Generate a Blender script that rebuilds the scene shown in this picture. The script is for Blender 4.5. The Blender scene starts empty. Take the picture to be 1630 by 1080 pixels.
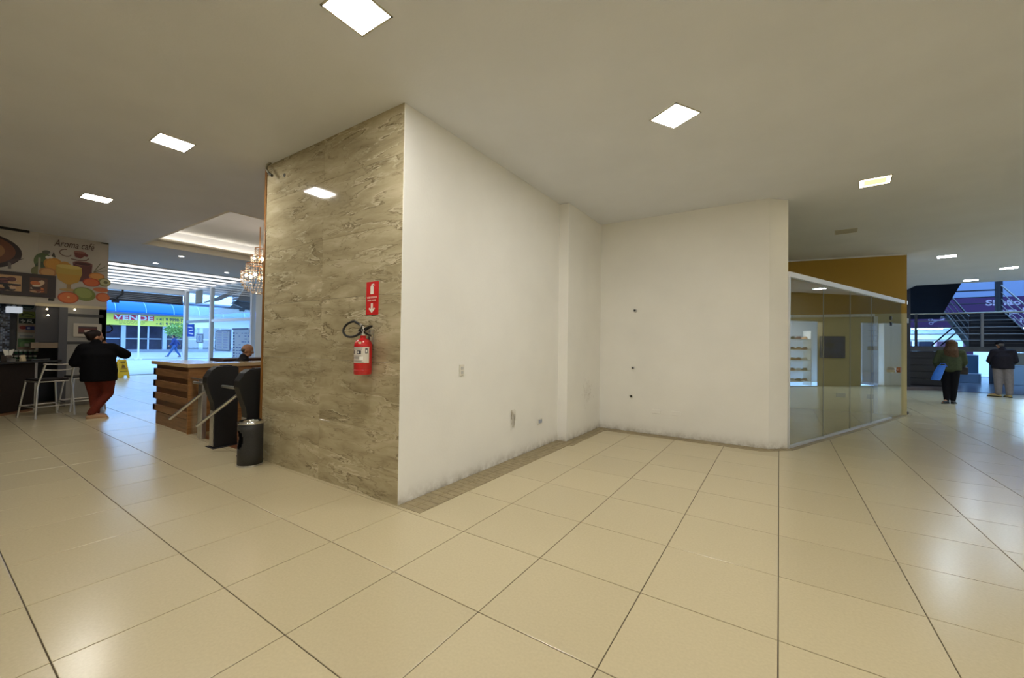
import bpy, bmesh, math, random
from mathutils import Vector, Matrix
random.seed(7)
C = bpy.context.scene.collection
SC = bpy.context.scene
PI = math.pi

# ------------------------------------------------------------------ camera
HC = 3.5                                  # ceiling height
cam = bpy.data.cameras.new('camera'); camo = bpy.data.objects.new('camera', cam); C.objects.link(camo)
cam.sensor_fit = 'HORIZONTAL'; cam.sensor_width = 36.0; cam.lens = 643.455 / 1630 * 36.0
cam.clip_end = 300
FW = Vector((-0.55169245, 0.8339262, 0.01423132)); RT = Vector((0.83403817, 0.55152464, 0.01417392)); UP = Vector((-0.00397108, -0.01968911, 0.99979826))
CAM = Vector((0, 0, 1.40))
m = Matrix.Identity(4)
for i in range(3):
    m[i][0] = RT[i]; m[i][1] = UP[i]; m[i][2] = -FW[i]; m[i][3] = CAM[i]
camo.matrix_world = m
SC.camera = camo
def frame_xy(p):                          # where a world point falls in the frame (used to pick which floor tiles are worth being single objects)
    d = Vector(p) - CAM; z = d.dot(FW)
    if z < 0.2: return None
    return 815 + 643.455 * d.dot(RT) / z, 540 - 643.455 * d.dot(UP) / z, z

# ------------------------------------------------------------------ world, exposure
w = bpy.data.worlds.new('overcast_sky'); SC.world = w; w.use_nodes = True
bg = w.node_tree.nodes['Background']
bg.inputs[0].default_value = (0.29, 0.57, 1.0, 1); bg.inputs[1].default_value = 3.9
SC.view_settings.view_transform = 'Standard'; SC.view_settings.look = 'None'
SC.view_settings.exposure = 0.0; SC.view_settings.gamma = 1.0; SC.view_settings.use_curve_mapping = False
try:
    cy = SC.cycles
    cy.use_denoising = True; cy.sample_clamp_indirect = 6.0; cy.caustics_reflective = False; cy.caustics_refractive = False
    cy.max_bounces = 10; cy.diffuse_bounces = 6; cy.glossy_bounces = 5; cy.transparent_max_bounces = 16
except Exception:
    pass
LAMP = 111.0                               # radiance of a ceiling panel
LAMP_COL = (1.0, 0.965, 0.90)

# ------------------------------------------------------------------ materials
def lin(c):
    return tuple(((v / 255) / 12.92 if v / 255 <= 0.04045 else ((v / 255 + 0.055) / 1.055) ** 2.4) for v in c)
MATS = {}
def mat(name, col, rough=0.5, metal=0.0, noise=0.0, nscale=8.0, bump=0.0, bscale=60.0, emit=None, estr=0.0, spec=0.5, coat=0.0, srgb=True):
    if name in MATS: return MATS[name]
    M = bpy.data.materials.new(name); M.use_nodes = True; nt = M.node_tree; b = nt.nodes['Principled BSDF']
    c = lin(col) if srgb else col
    b.inputs['Base Color'].default_value = (*c, 1); b.inputs['Roughness'].default_value = rough; b.inputs['Metallic'].default_value = metal
    b.inputs['Specular IOR Level'].default_value = spec; b.inputs['Coat Weight'].default_value = coat
    if noise or bump:
        tc = nt.nodes.new('ShaderNodeTexCoord')
    if noise:
        n = nt.nodes.new('ShaderNodeTexNoise'); n.inputs['Scale'].default_value = nscale; n.inputs['Detail'].default_value = 5
        nt.links.new(tc.outputs['Object'], n.inputs['Vector'])
        r = nt.nodes.new('ShaderNodeValToRGB'); r.color_ramp.elements[0].position = 0.3; r.color_ramp.elements[1].position = 0.7
        r.color_ramp.elements[0].color = (*[v * (1 - noise) for v in c], 1); r.color_ramp.elements[1].color = (*[min(1, v * (1 + noise)) for v in c], 1)
        nt.links.new(n.outputs['Fac'], r.inputs['Fac']); nt.links.new(r.outputs['Color'], b.inputs['Base Color'])
    if bump:
        n2 = nt.nodes.new('ShaderNodeTexNoise'); n2.inputs['Scale'].default_value = bscale; n2.inputs['Detail'].default_value = 4
        nt.links.new(tc.outputs['Object'], n2.inputs['Vector'])
        bp = nt.nodes.new('ShaderNodeBump'); bp.inputs['Strength'].default_value = bump; bp.inputs['Distance'].default_value = 0.004
        nt.links.new(n2.outputs['Fac'], bp.inputs['Height']); nt.links.new(bp.outputs['Normal'], b.inputs['Normal'])
    if emit:
        b.inputs['Emission Color'].default_value = (*emit, 1); b.inputs['Emission Strength'].default_value = estr
    MATS[name] = M
    return M

def node(nt, t, **kw):
    n = nt.nodes.new(t)
    for k, v in kw.items(): setattr(n, k, v)
    return n

def ramp(nt, stops, interp='LINEAR'):
    r = nt.nodes.new('ShaderNodeValToRGB'); cr = r.color_ramp; cr.interpolation = interp
    while len(cr.elements) < len(stops): cr.elements.new(0.5)
    for e, (p, c) in zip(cr.elements, stops):
        e.position = p; e.color = (*c, 1) if len(c) == 3 else c
    return r

def glass(name, tint=(0.9, 0.95, 0.93), rough=0.0, ior=1.5):
    M = bpy.data.materials.new(name); M.use_nodes = True; nt = M.node_tree
    nt.nodes.remove(nt.nodes['Principled BSDF']); out = nt.nodes['Material Output']
    tr = node(nt, 'ShaderNodeBsdfTransparent'); tr.inputs[0].default_value = (*tint, 1)
    gl = node(nt, 'ShaderNodeBsdfGlossy'); gl.inputs['Roughness'].default_value = rough; gl.inputs['Color'].default_value = (1, 1, 1, 1)
    fr = node(nt, 'ShaderNodeFresnel'); ge = node(nt, 'ShaderNodeNewGeometry'); mi = node(nt, 'ShaderNodeMapRange')   # a pane: the far face reflects as much as the near one
    mi.inputs['To Min'].default_value = ior; mi.inputs['To Max'].default_value = 1 / ior; nt.links.new(ge.outputs['Backfacing'], mi.inputs['Value']); nt.links.new(mi.outputs[0], fr.inputs['IOR'])
    mx = node(nt, 'ShaderNodeMixShader')
    nt.links.new(fr.outputs[0], mx.inputs[0]); nt.links.new(tr.outputs[0], mx.inputs[1]); nt.links.new(gl.outputs[0], mx.inputs[2]); nt.links.new(mx.outputs[0], out.inputs[0])
    MATS[name] = M
    return M

def paper(name, col):
    if name in MATS: return MATS[name]
    M = bpy.data.materials.new(name); M.use_nodes = True; nt = M.node_tree; nt.nodes.remove(nt.nodes['Principled BSDF']); out = nt.nodes['Material Output']
    d = node(nt, 'ShaderNodeBsdfDiffuse'); t = node(nt, 'ShaderNodeBsdfTranslucent'); mx = node(nt, 'ShaderNodeMixShader'); mx.inputs[0].default_value = 0.8
    for q in (d, t): q.inputs[0].default_value = (*lin(col), 1)
    nt.links.new(d.outputs[0], mx.inputs[1]); nt.links.new(t.outputs[0], mx.inputs[2]); nt.links.new(mx.outputs[0], out.inputs[0]); MATS[name] = M
    return M

def plaster(name, col, dirt=(120, 104, 72), dirt_h=0.22, dirt_amt=0.7, rough=0.75):
    M = bpy.data.materials.new(name); M.use_nodes = True; nt = M.node_tree; L = nt.links.new; b = nt.nodes['Principled BSDF']
    tc = node(nt, 'ShaderNodeTexCoord'); sx = node(nt, 'ShaderNodeSeparateXYZ'); L(tc.outputs['Object'], sx.inputs[0])
    n1 = node(nt, 'ShaderNodeTexNoise'); n1.inputs['Scale'].default_value = 1.6; n1.inputs['Detail'].default_value = 6; L(tc.outputs['Object'], n1.inputs['Vector'])
    c = lin(col)
    r1 = ramp(nt, [(0.3, tuple(v * 0.965 for v in c)), (0.7, tuple(min(1, v * 1.02) for v in c))]); L(n1.outputs['Fac'], r1.inputs['Fac'])
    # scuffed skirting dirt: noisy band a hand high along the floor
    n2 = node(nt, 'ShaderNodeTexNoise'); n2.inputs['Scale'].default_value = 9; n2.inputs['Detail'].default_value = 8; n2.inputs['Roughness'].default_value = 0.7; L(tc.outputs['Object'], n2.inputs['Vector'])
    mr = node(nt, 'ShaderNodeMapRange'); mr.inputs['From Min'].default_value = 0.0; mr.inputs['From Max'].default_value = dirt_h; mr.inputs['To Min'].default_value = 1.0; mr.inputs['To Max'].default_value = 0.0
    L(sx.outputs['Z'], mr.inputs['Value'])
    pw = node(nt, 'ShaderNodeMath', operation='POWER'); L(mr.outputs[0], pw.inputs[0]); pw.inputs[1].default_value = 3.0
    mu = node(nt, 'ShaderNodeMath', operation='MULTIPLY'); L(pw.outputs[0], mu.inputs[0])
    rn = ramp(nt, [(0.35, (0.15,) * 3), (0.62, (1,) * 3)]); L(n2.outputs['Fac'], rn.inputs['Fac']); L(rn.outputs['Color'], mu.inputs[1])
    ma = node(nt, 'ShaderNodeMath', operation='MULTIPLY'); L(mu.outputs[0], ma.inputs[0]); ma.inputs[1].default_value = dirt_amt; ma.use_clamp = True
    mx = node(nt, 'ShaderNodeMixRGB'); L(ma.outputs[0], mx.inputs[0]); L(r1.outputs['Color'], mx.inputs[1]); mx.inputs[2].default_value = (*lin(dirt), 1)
    L(mx.outputs[0], b.inputs['Base Color']); b.inputs['Roughness'].default_value = rough; b.inputs['Specular IOR Level'].default_value = 0.3
    n3 = node(nt, 'ShaderNodeTexNoise'); n3.inputs['Scale'].default_value = 45; n3.inputs['Detail'].default_value = 5; L(tc.outputs['Object'], n3.inputs['Vector'])
    bp = node(nt, 'ShaderNodeBump'); bp.inputs['Strength'].default_value = 0.25; bp.inputs['Distance'].default_value = 0.004; L(n3.outputs['Fac'], bp.inputs['Height']); L(bp.outputs['Normal'], b.inputs['Normal'])
    MATS[name] = M
    return M

def tile_mat():
    M = bpy.data.materials.new('porcelain_tile'); M.use_nodes = True; nt = M.node_tree; L = nt.links.new; b = nt.nodes['Principled BSDF']
    ge = node(nt, 'ShaderNodeNewGeometry'); oi = node(nt, 'ShaderNodeObjectInfo')
    n1 = node(nt, 'ShaderNodeTexNoise'); n1.inputs['Scale'].default_value = 70; n1.inputs['Detail'].default_value = 2; L(ge.outputs['Position'], n1.inputs['Vector'])
    c = lin((198, 185, 152))
    r1 = ramp(nt, [(0.3, tuple(v * 0.96 for v in c)), (0.7, tuple(v * 1.03 for v in c))]); L(n1.outputs['Fac'], r1.inputs['Fac'])
    hs = node(nt, 'ShaderNodeHueSaturation'); L(r1.outputs['Color'], hs.inputs['Color'])
    mr = node(nt, 'ShaderNodeMapRange'); mr.inputs['To Min'].default_value = 0.965; mr.inputs['To Max'].default_value = 1.03; L(oi.outputs['Random'], mr.inputs['Value']); L(mr.outputs[0], hs.inputs['Value'])
    L(hs.outputs['Color'], b.inputs['Base Color'])
    n2 = node(nt, 'ShaderNodeTexNoise'); n2.inputs['Scale'].default_value = 3; n2.inputs['Detail'].default_value = 3; L(ge.outputs['Position'], n2.inputs['Vector'])
    m2 = node(nt, 'ShaderNodeMapRange'); m2.inputs['To Min'].default_value = 0.225; m2.inputs['To Max'].default_value = 0.24; L(n2.outputs['Fac'], m2.inputs['Value']); L(m2.outputs[0], b.inputs['Roughness'])
    b.inputs['Specular IOR Level'].default_value = 0.5
    MATS['tile'] = M
    return M

def marble_mat():
    M = bpy.data.materials.new('polished_marble'); M.use_nodes = True; nt = M.node_tree; L = nt.links.new; b = nt.nodes['Principled BSDF']
    tc = node(nt, 'ShaderNodeTexCoord'); oi = node(nt, 'ShaderNodeObjectInfo')
    ofs = node(nt, 'ShaderNodeCombineXYZ')
    for k, s in enumerate((17.0, 9.0, 31.0)):
        q = node(nt, 'ShaderNodeMath', operation='MULTIPLY'); L(oi.outputs['Random'], q.inputs[0]); q.inputs[1].default_value = s; L(q.outputs[0], ofs.inputs[k])
    ad = node(nt, 'ShaderNodeVectorMath', operation='ADD'); L(tc.outputs['Object'], ad.inputs[0]); L(ofs.outputs[0], ad.inputs[1])
    mp = node(nt, 'ShaderNodeMapping'); mp.inputs['Rotation'].default_value = (0, math.radians(20), 0); mp.inputs['Scale'].default_value = (0.9, 1, 4.2); L(ad.outputs[0], mp.inputs['Vector'])
    wn = node(nt, 'ShaderNodeTexNoise'); wn.inputs['Scale'].default_value = 1.5; wn.inputs['Detail'].default_value = 4; L(mp.outputs[0], wn.inputs['Vector'])
    sc = node(nt, 'ShaderNodeVectorMath', operation='SCALE'); sc.inputs['Scale'].default_value = 0.85; L(wn.outputs['Color'], sc.inputs[0])
    wp = node(nt, 'ShaderNodeVectorMath', operation='ADD'); L(mp.outputs[0], wp.inputs[0]); L(sc.outputs[0], wp.inputs[1])
    base = node(nt, 'ShaderNodeTexNoise'); base.inputs['Scale'].default_value = 1.6; base.inputs['Detail'].default_value = 9; base.inputs['Roughness'].default_value = 0.62; L(wp.outputs[0], base.inputs['Vector'])
    rb = ramp(nt, [(0.28, lin((142, 130, 102))), (0.45, lin((172, 160, 129))), (0.58, lin((186, 174, 143))), (0.76, lin((207, 197, 168)))]); L(base.outputs['Fac'], rb.inputs['Fac'])
    vn = node(nt, 'ShaderNodeTexNoise'); vn.inputs['Scale'].default_value = 1.3; vn.inputs['Detail'].default_value = 6; vn.inputs['Roughness'].default_value = 0.55; L(wp.outputs[0], vn.inputs['Vector'])
    rv = ramp(nt, [(0.475, (0,) * 3), (0.492, (1,) * 3), (0.5, (0.0,) * 3)]); L(vn.outputs['Fac'], rv.inputs['Fac'])
    rl = ramp(nt, [(0.5, (0,) * 3), (0.508, (1,) * 3), (0.53, (0,) * 3)]); L(vn.outputs['Fac'], rl.inputs['Fac'])
    # veins fade in and out
    fn = node(nt, 'ShaderNodeTexNoise'); fn.inputs['Scale'].default_value = 2.3; fn.inputs['Detail'].default_value = 2; L(ad.outputs[0], fn.inputs['Vector'])
    rf = ramp(nt, [(0.36, (0.08,) * 3), (0.56, (1,) * 3)]); L(fn.outputs['Fac'], rf.inputs['Fac'])
    m1 = node(nt, 'ShaderNodeMath', operation='MULTIPLY'); L(rv.outputs['Color'], m1.inputs[0]); L(rf.outputs['Color'], m1.inputs[1])
    m1b = node(nt, 'ShaderNodeMath', operation='MULTIPLY'); L(m1.outputs[0], m1b.inputs[0]); m1b.inputs[1].default_value = 0.75
    m2 = node(nt, 'ShaderNodeMath', operation='MULTIPLY'); L(rl.outputs['Color'], m2.inputs[0]); L(rf.outputs['Color'], m2.inputs[1])
    m2b = node(nt, 'ShaderNodeMath', operation='MULTIPLY'); L(m2.outputs[0], m2b.inputs[0]); m2b.inputs[1].default_value = 0.7
    x1 = node(nt, 'ShaderNodeMixRGB'); L(m1b.outputs[0], x1.inputs[0]); L(rb.outputs['Color'], x1.inputs[1]); x1.inputs[2].default_value = (*lin((84, 70, 46)), 1)
    x2 = node(nt, 'ShaderNodeMixRGB'); L(m2b.outputs[0], x2.inputs[0]); L(x1.outputs[0], x2.inputs[1]); x2.inputs[2].default_value = (*lin((222, 213, 184)), 1)
    # a second, finer family of hairline veins
    v2 = node(nt, 'ShaderNodeTexNoise'); v2.inputs['Scale'].default_value = 2.1; v2.inputs['Detail'].default_value = 4; v2.inputs['Roughness'].default_value = 0.45
    o2 = node(nt, 'ShaderNodeVectorMath', operation='ADD'); L(wp.outputs[0], o2.inputs[0]); o2.inputs[1].default_value = (5.3, 2.1, 9.7); L(o2.outputs[0], v2.inputs['Vector'])
    r2 = ramp(nt, [(0.484, (0,) * 3), (0.495, (1,) * 3), (0.506, (0,) * 3)]); L(v2.outputs['Fac'], r2.inputs['Fac'])
    k2 = node(nt, 'ShaderNodeMath', operation='MULTIPLY'); L(r2.outputs['Color'], k2.inputs[0]); k2.inputs[1].default_value = 0.5
    x3 = node(nt, 'ShaderNodeMixRGB'); L(k2.outputs[0], x3.inputs[0]); L(x2.outputs[0], x3.inputs[1]); x3.inputs[2].default_value = (*lin((104, 90, 62)), 1)
    L(x3.outputs[0], b.inputs['Base Color']); b.inputs['Roughness'].default_value = 0.06; b.inputs['Specular IOR Level'].default_value = 0.45
    MATS['marble'] = M
    return M

def wood_mat(name, c0, c1, rough=0.4, axis='Y', scale=3.0):
    M = bpy.data.materials.new(name); M.use_nodes = True; nt = M.node_tree; L = nt.links.new; b = nt.nodes['Principled BSDF']
    tc = node(nt, 'ShaderNodeTexCoord'); mp = node(nt, 'ShaderNodeMapping')
    s = {'X': (1, 14, 14), 'Y': (14, 1, 14), 'Z': (14, 14, 1)}[axis]; mp.inputs['Scale'].default_value = s; L(tc.outputs['Object'], mp.inputs['Vector'])
    n = node(nt, 'ShaderNodeTexNoise'); n.inputs['Scale'].default_value = scale; n.inputs['Detail'].default_value = 6; n.inputs['Distortion'].default_value = 0.6; L(mp.outputs[0], n.inputs['Vector'])
    r = ramp(nt, [(0.3, lin(c0)), (0.7, lin(c1))]); L(n.outputs['Fac'], r.inputs['Fac']); L(r.outputs['Color'], b.inputs['Base Color']); b.inputs['Roughness'].default_value = rough
    MATS[name] = M
    return M

def wave_pavement():
    M = bpy.data.materials.new('wave_mosaic_pavement'); M.use_nodes = True; nt = M.node_tree; L = nt.links.new; b = nt.nodes['Principled BSDF']
    tc = node(nt, 'ShaderNodeTexCoord'); wv = node(nt, 'ShaderNodeTexWave', wave_type='BANDS', bands_direction='X')
    wv.inputs['Scale'].default_value = 0.16; wv.inputs['Distortion'].default_value = 5.5; wv.inputs['Detail'].default_value = 0.6; wv.inputs['Detail Scale'].default_value = 0.35; L(tc.outputs['Object'], wv.inputs['Vector'])
    r = ramp(nt, [(0.5, lin((196, 198, 205))), (0.62, lin((92, 96, 112)))]); L(wv.outputs['Fac'], r.inputs['Fac']); L(r.outputs['Color'], b.inputs['Base Color']); b.inputs['Roughness'].default_value = 0.7
    MATS['wave'] = M
    return M

P_WHITE = plaster('white_plaster', (237, 236, 231))
P_CEIL = plaster('ceiling_paint', (222, 225, 232), dirt_amt=0.0)
P_YELLOW = plaster('ochre_paint', (178, 142, 64), dirt_amt=0.0)
P_BEIGE = plaster('beige_paint', (206, 194, 150), dirt_amt=0.15)
P_GREY = plaster('grey_paint', (150, 150, 148), dirt_amt=0.2)
TILE = tile_mat(); MARBLE = marble_mat()
GROUT = mat('grout', (84, 74, 56), 0.9)
MOSAIC = mat('mosaic_border', (150, 136, 105), 0.5, noise=0.18, nscale=14)
WOOD = wood_mat('counter_wood', (110, 78, 50), (152, 112, 76), 0.35, 'X')
WOODY = wood_mat('counter_wood_side', (124, 84, 46), (168, 122, 74), 0.35, 'Y')
WOODD = wood_mat('dark_wood', (62, 38, 24), (92, 58, 36), 0.4, 'Y')
WOODFLOOR = wood_mat('plank_floor', (112, 66, 38), (150, 96, 58), 0.4, 'Y')
TRIMW = wood_mat('bronze_trim', (112, 74, 30), (146, 100, 44), 0.35, 'Z')
BLACK = mat('black_plastic', (13, 13, 14), 0.45, noise=0.15, nscale=30)
BLACKM = mat('black_textured_metal', (20, 20, 21), 0.5, noise=0.2, nscale=90, bump=0.2, bscale=250)
STEEL = mat('brushed_steel', (214, 214, 212), 0.3, 1.0, noise=0.05, nscale=40)
CHROME = mat('chrome', (225, 225, 225), 0.1, 1.0)
ALU = mat('aluminium', (214, 216, 218), 0.35, 0.6)
ALUW = mat('white_aluminium', (225, 227, 232), 0.4, 0.1)
DARKMETAL = mat('dark_metal', (44, 44, 50), 0.5, 0.3, noise=0.15, nscale=12)
SHUTTER = mat('grey_shutter', (104, 108, 116), 0.5, 0.3)
RED = mat('extinguisher_red', (196, 22, 26), 0.22, coat=0.4)
SIGNRED = mat('sign_red', (212, 30, 28), 0.45)
WHITE = mat('white_print', (238, 236, 228), 0.6)
PLATE = mat('white_plastic', (226, 222, 210), 0.4)
RUBBER = mat('black_rubber', (16, 16, 16), 0.6)
GLASS = glass('clear_glass', (0.95, 0.97, 0.98), 0.0, 1.28); SHOPGLASS = glass('shop_glass', (0.94, 0.96, 0.94), 0.0, 1.52)
GLOW = mat('lamp_diffuser', (255, 250, 240), 0.5, emit=LAMP_COL, estr=LAMP)
GLOWY = mat('yellowed_lamp_diffuser', (255, 225, 120), 0.5, emit=(1.0, 0.66, 0.16), estr=3.2)
GLOWE = mat('bright_lamp_edge', (255, 250, 240), 0.5, emit=(1.0, 0.85, 0.55), estr=20)
GLOWC = mat('cool_lamp', (255, 255, 255), 0.5, emit=(0.70, 0.85, 1.0), estr=LAMP * 0.9)
GLOWS = mat('led_strip', (255, 255, 255), 0.5, emit=(1.0, 0.97, 0.92), estr=1.1)

# ------------------------------------------------------------------ mesh helpers
class MB:
    def __init__(s): s.v = []; s.f = []; s.mi = []; s.cur = 0
    def add(s, vs, fs):
        o = len(s.v); s.v += [tuple(p) for p in vs]; s.f += [tuple(i + o for i in f) for f in fs]; s.mi += [s.cur] * len(fs)
    def box(s, x0, x1, y0, y1, z0, z1, M=None):
        vs = [Vector((x, y, z)) for z in (z0, z1) for x, y in ((x0, y0), (x1, y0), (x1, y1), (x0, y1))]
        if M: vs = [M @ p for p in vs]
        s.add(vs, [(3, 2, 1, 0), (4, 5, 6, 7), (0, 1, 5, 4), (1, 2, 6, 5), (2, 3, 7, 6), (3, 0, 4, 7)])
        return s
    def prism(s, poly, d):                # polygon (3-D points) pushed along d
        d = Vector(d); n = len(poly); a = [Vector(p) for p in poly]
        s.add(a + [p + d for p in a], [tuple(range(n))[::-1], tuple(range(n, 2 * n))] + [(i, (i + 1) % n, n + (i + 1) % n, n + i) for i in range(n)])
        return s
    def cyl(s, p0, p1, r0, r1=None, n=12, cap=True):
        r1 = r0 if r1 is None else r1; p0 = Vector(p0); p1 = Vector(p1); d = (p1 - p0).normalized()
        a = d.orthogonal().normalized(); b = d.cross(a)
        vs = []
        for p, r in ((p0, r0), (p1, r1)): vs += [p + (a * math.cos(t) + b * math.sin(t)) * r for t in [2 * PI * i / n for i in range(n)]]
        fs = [(i, (i + 1) % n, n + (i + 1) % n, n + i) for i in range(n)]
        if cap: fs += [tuple(range(n))[::-1], tuple(range(n, 2 * n))]
        s.add(vs, fs); return s
    def tube(s, pts, r, n=8, closed=False):
        P = [Vector(p) for p in pts]; k = len(P); R = r if isinstance(r, (list, tuple)) else [r] * k
        vs = []; a = None
        for i in range(k):
            if closed: d = (P[(i + 1) % k] - P[i - 1]).normalized()
            else: d = (P[min(i + 1, k - 1)] - P[max(i - 1, 0)]).normalized()
            a = d.orthogonal().normalized() if a is None else (a - d * a.dot(d)).normalized()
            b = d.cross(a)
            vs += [P[i] + (a * math.cos(2 * PI * j / n) + b * math.sin(2 * PI * j / n)) * R[i] for j in range(n)]
        fs = []
        for i in range(k if closed else k - 1):
            q = (i + 1) % k
            fs += [(i * n + j, i * n + (j + 1) % n, q * n + (j + 1) % n, q * n + j) for j in range(n)]
        if not closed: fs += [tuple(range(n))[::-1], tuple(range((k - 1) * n, k * n))]
        s.add(vs, fs); return s
    def lathe(s, prof, c=(0, 0, 0), n=24, sx=1.0, sy=1.0):
        c = Vector(c); vs = []
        for r, z in prof: vs += [c + Vector((r * sx * math.cos(2 * PI * j / n), r * sy * math.sin(2 * PI * j / n), z)) for j in range(n)]
        k = len(prof)
        fs = [(i * n + j, i * n + (j + 1) % n, (i + 1) * n + (j + 1) % n, (i + 1) * n + j) for i in range(k - 1) for j in range(n)]
        fs += [tuple(range(n))[::-1], tuple(range((k - 1) * n, k * n))]
        s.add(vs, fs); return s
    def ball(s, c, r, n=12, M=None):
        c = Vector(c); r = (r, r, r) if not isinstance(r, (tuple, list)) else r; vs = []; k = max(4, n // 2)
        for i in range(1, k):
            t = PI * i / k
            for j in range(n):
                p = Vector((r[0] * math.sin(t) * math.cos(2 * PI * j / n), r[1] * math.sin(t) * math.sin(2 * PI * j / n), r[2] * math.cos(t)))
                vs.append(c + (M @ p if M else p))
        for z in (r[2], -r[2]):
            p = Vector((0, 0, z)); vs.append(c + (M @ p if M else p))
        t, bt = len(vs) - 2, len(vs) - 1
        fs = [((i + 1) * n + j, (i + 1) * n + (j + 1) % n, i * n + (j + 1) % n, i * n + j) for i in range(k - 2) for j in range(n)]
        fs += [(t, j, (j + 1) % n) for j in range(n)] + [(bt, (k - 2) * n + (j + 1) % n, (k - 2) * n + j) for j in range(n)]
        s.add(vs, fs); return s
    def loft(s, rings):                   # rings: (centre, rx, ry) stacked ellipses
        n = 20; vs = []
        for c, rx, ry in rings: vs += [Vector(c) + Vector((rx * math.cos(2 * PI * j / n), ry * math.sin(2 * PI * j / n), 0)) for j in range(n)]
        k = len(rings)
        fs = [(i * n + j, i * n + (j + 1) % n, (i + 1) * n + (j + 1) % n, (i + 1) * n + j) for i in range(k - 1) for j in range(n)]
        fs += [tuple(range(n))[::-1], tuple(range((k - 1) * n, k * n))]
        s.add(vs, fs); return s
    def mesh(s, name, mats):
        me = bpy.data.meshes.new(name); me.from_pydata(s.v, [], s.f)
        mats = mats if isinstance(mats, (list, tuple)) else [mats]
        for q in mats: me.materials.append(q)
        me.polygons.foreach_set('material_index', s.mi)
        bm = bmesh.new(); bm.from_mesh(me); bmesh.ops.recalc_face_normals(bm, faces=bm.faces); bm.to_mesh(me); bm.free()
        me.update(); return me
    def build(s, name, mats, parent=None, bevel=0.0, smooth=None, local=False, seg=2):
        if parent is not None and not local:
            L = ROOTLOC.get(parent.name, Vector((0, 0, 0))); s.v = [tuple(Vector(p) - L) for p in s.v]
        me = s.mesh(name, mats); o = bpy.data.objects.new(name, me); C.objects.link(o)
        if smooth is not None:
            me.polygons.foreach_set('use_smooth', [True] * len(me.polygons)); me.set_sharp_from_angle(angle=math.radians(smooth))
        if bevel:
            b = o.modifiers.new('edge', 'BEVEL'); b.width = bevel; b.segments = seg; b.limit_method = 'ANGLE'; b.angle_limit = math.radians(40)
        if parent is not None:
            o.parent = parent; ROOTLOC[o.name] = ROOTLOC.get(parent.name, Vector((0, 0, 0)))
        return o
ROOTLOC = {}
def box(*a): return MB().box(*a)
def thing(name, label, cat, loc=(0, 0, 0), rz=0.0, group=None):
    o = bpy.data.objects.new(name, None); C.objects.link(o); o.empty_display_size = 0.1; o.location = loc; o.rotation_euler = (0, 0, rz)
    ROOTLOC[o.name] = Vector(loc); o['label'] = label; o['category'] = cat
    if group: o['group'] = group
    return o
def tag(o, label, cat, group=None):
    o['label'] = label; o['category'] = cat
    if group: o['group'] = group
    return o
def struct(o, label=None):
    o['kind'] = 'structure'
    if label: o['label'] = label
    return o
def stuff(o): o['kind'] = 'stuff'; return o
def dup(root, loc, rz=None, label=None):
    def cp(o, par):
        c = o.copy(); C.objects.link(c)
        if par is not None: c.parent = par
        for ch in o.children: cp(ch, c)
        return c
    kids = list(root.children)
    r = root.copy(); C.objects.link(r); r.location = loc
    if rz is not None: r.rotation_euler = (0, 0, rz)
    if label: r['label'] = label
    for ch in kids: cp(ch, r)
    return r
def text(body, size, name, m_, parent, origin, right, up, extrude=0.001, shear=0.0, align='LEFT', width=None, bold=0.0, local=False):
    cu = bpy.data.curves.new(name, 'FONT'); cu.body = body; cu.size = size; cu.extrude = extrude; cu.shear = shear; cu.align_x = align; cu.offset = bold
    cu.resolution_u = 3
    o = bpy.data.objects.new(name, cu); C.objects.link(o); cu.materials.append(m_)
    r = Vector(right).normalized(); u = Vector(up).normalized(); n = r.cross(u)
    sx = 1.0
    if width:
        bpy.context.view_layer.update(); sx = width / max(o.dimensions.x, 1e-4)
    p = Vector(origin)
    if parent is not None:
        o.parent = parent
        if not local: p = p - ROOTLOC.get(parent.name, Vector((0, 0, 0)))
    bpy.context.view_layer.update()
    me = bpy.data.meshes.new_from_object(o.evaluated_get(bpy.context.evaluated_depsgraph_get())); bpy.data.objects.remove(o); bpy.data.curves.remove(cu)
    me.name = name; o = bpy.data.objects.new(name, me); C.objects.link(o)
    if not me.materials: me.materials.append(m_)
    if parent is not None: o.parent = parent
    M = Matrix(((r.x * sx, u.x, n.x, p.x), (r.y * sx, u.y, n.y, p.y), (r.z * sx, u.z, n.z, p.z), (0, 0, 0, 1)))
    o.matrix_local = M
    return o
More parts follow.
